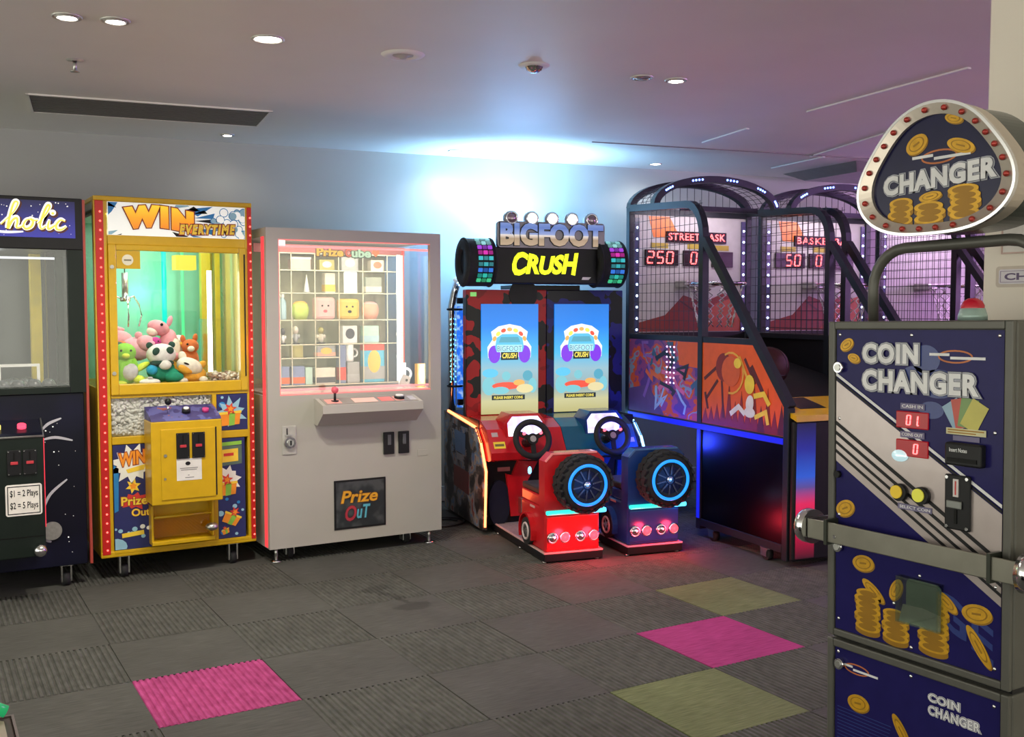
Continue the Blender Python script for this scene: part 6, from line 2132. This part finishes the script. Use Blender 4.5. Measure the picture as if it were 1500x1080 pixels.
SLAY = [(.11, mat('text_rim', (.45, .46, .52), .35), .001), (.07, M_TXE, .001), (.05, M_TXW, .001)]
obj('sign_lettering', letters(G(), 'CHANGER', SX - .126, SX + .140, SZ - .032, SZ + .005, .0455, SLAY, slope=.04, space=1.1), fc)
swoosh(fc, SX + .01, SZ + .035, .12, .0455)
def scoin(x, z, rx, rz, rot):
    coin(fc, SX + x, SZ + z, rx, rz, rot, .0455)
scoin(-.045, .068, .028, .019, .45)
scoin(.062, .050, .034, .014, -.35)
scoin(.045, .108, .022, .010, -.3)
def sstack(x, z, k, rx):
    for i in range(k):
        y = .0455 - i * .0001
        j = .004 * math.sin(i * 2.1 + x * 40)
        g = G()
        zz = SZ + z + i * .0125
        g.prism([(SX + x + j + rx * math.cos(q), zz + .011 * math.sin(q) - (.010 if math.sin(q) < .01 else 0)) for q in [2 * PI * u / 24 for u in range(24)]], y - .0006, y, M_GOLD2)
        g.disc(SX + x + j, zz, rx, y - .0011, y - .0006, M_GOLD, .011, 0, 24)
        g.disc(SX + x + j, zz, rx * .7, y - .0014, y - .0011, M_GOLD2, .007, 0, 20)
        obj('printed_coin', g, fc)
sstack(-.085, -.090, 4, .030)
sstack(-.012, -.092, 3, .036)
scoin(-.010, -.046, .028, .010, .1)
sstack(.072, -.090, 5, .036)

# ------------------------------------------------------------------ plates on the cream wall
wp = thing('wall_plate', 'small white wall plate reading CHANGE on the cream wall', 'sign', (2.3488, 1.50, 1.489), -PI / 2)
M_PLATE = mat('plate_lilac_white', (.72, .68, .74), .4)
obj('plate', G().prism(rrect(-.105, .105, -.018, .018, .006), -.004, 0, M_PLATE), wp)
obj('border', G().bar([(-.100, -.0045, -.0135), (.100, -.0045, -.0135), (.100, -.0045, .0135), (-.1, -.0045, .0135)], .0016, .001, mat('plate_line', (.35, .28, .40), .4), up=(0, 1, 0), closed=True), wp)
obj('lettering', letters(G(), 'CHANGE', -.088, .088, -.008, .008, -.004, [(.03, mat('plate_ink', (.10, .06, .16), .4), .0006)]), wp)
obj('backing', G().prism(rrect(-.115, .115, -.026, .026, .008), -.0008, .0008, mat('backing_cream', (.62, .54, .47), .5)), wp)
wp = thing('wall_frame', 'blank framed white panel above the small wall plate', 'sign', (2.3488, 1.47, 1.62), -PI / 2)
obj('panel', G().prism(rrect(-.13, .13, -.075, .075, .008), -.004, 0, mat('panel_pale', (.68, .65, .62), .4)), wp)
obj('border', G().bar([(-.128, -.004, -.073), (.128, -.004, -.073), (.128, -.004, .073), (-.128, -.004, .073)], .004, .003, mat('border_rose', (.55, .38, .33), .4), up=(0, 1, 0), closed=True), wp)

# ------------------------------------------------------------------ corner of a low game table
gt = thing('game_table', 'corner of a low game table with maroon rim, cream top and green rail', 'game table', (-.42, 1.40, 0))
M_MAR = mat('maroon_lacquer', (.055, .018, .020), .3, var=.1)
obj('table_body', G().box(-.52, .53, -.9, .41, .08, .70, M_CAB, .01), gt)
obj('table_rim', G().box(-.54, .545, -.92, .425, .70, .748, M_MAR, .006), gt)
obj('table_top', G().prism([(-.50, -.88), (.531, -.88), (.531, .400), (.524, .408), (-.50, .408)], .748, .751, mat('table_cream', (.50, .38, .31), .4, var=.08), 'xy'), gt)
obj('edge_bead', G().bar([(.545, -.92, .748), (.545, .425, .748), (-.54, .425, .748)], .004, .004, mat('bead_rose', (.12, .07, .07), .4)), gt)
obj('green_rail', G().tube([(-.5, .418, .772), (.515, .418, .772), (.535, .418, .760)], .010, mat('rail_green', (.02, .42, .12), .25, emit=(.05, .8, .3), es=.2), 12), gt)
for x in (-.46, .46):
    for y in (-.82, .34):
        obj('leg', G().cyl((x, y, 0), (x, y, .08), .025, STEEL, n=14), gt)

# ------------------------------------------------------------------ cable loop on the carpet
pts = []
c0 = Vector((2.95, 5.98))
for i in range(40):
    q = i / 39 * 2 * PI * 1.4
    r_ = .10 + .05 * i / 39
    pts.append((c0.x + r_ * 1.3 * math.cos(q), c0.y + r_ * math.sin(q), .008 + .002 * (i // 26)))
pts += [(3.02, 6.25, .008), (3.08, 6.5, .008), (3.0, 6.7, .008)]
cb_ = obj('power_cable', G().tube(pts, .006, BLACK, 8))
tag(cb_, 'black power cable looped on the carpet between the grey cube and the truck game', 'cable')
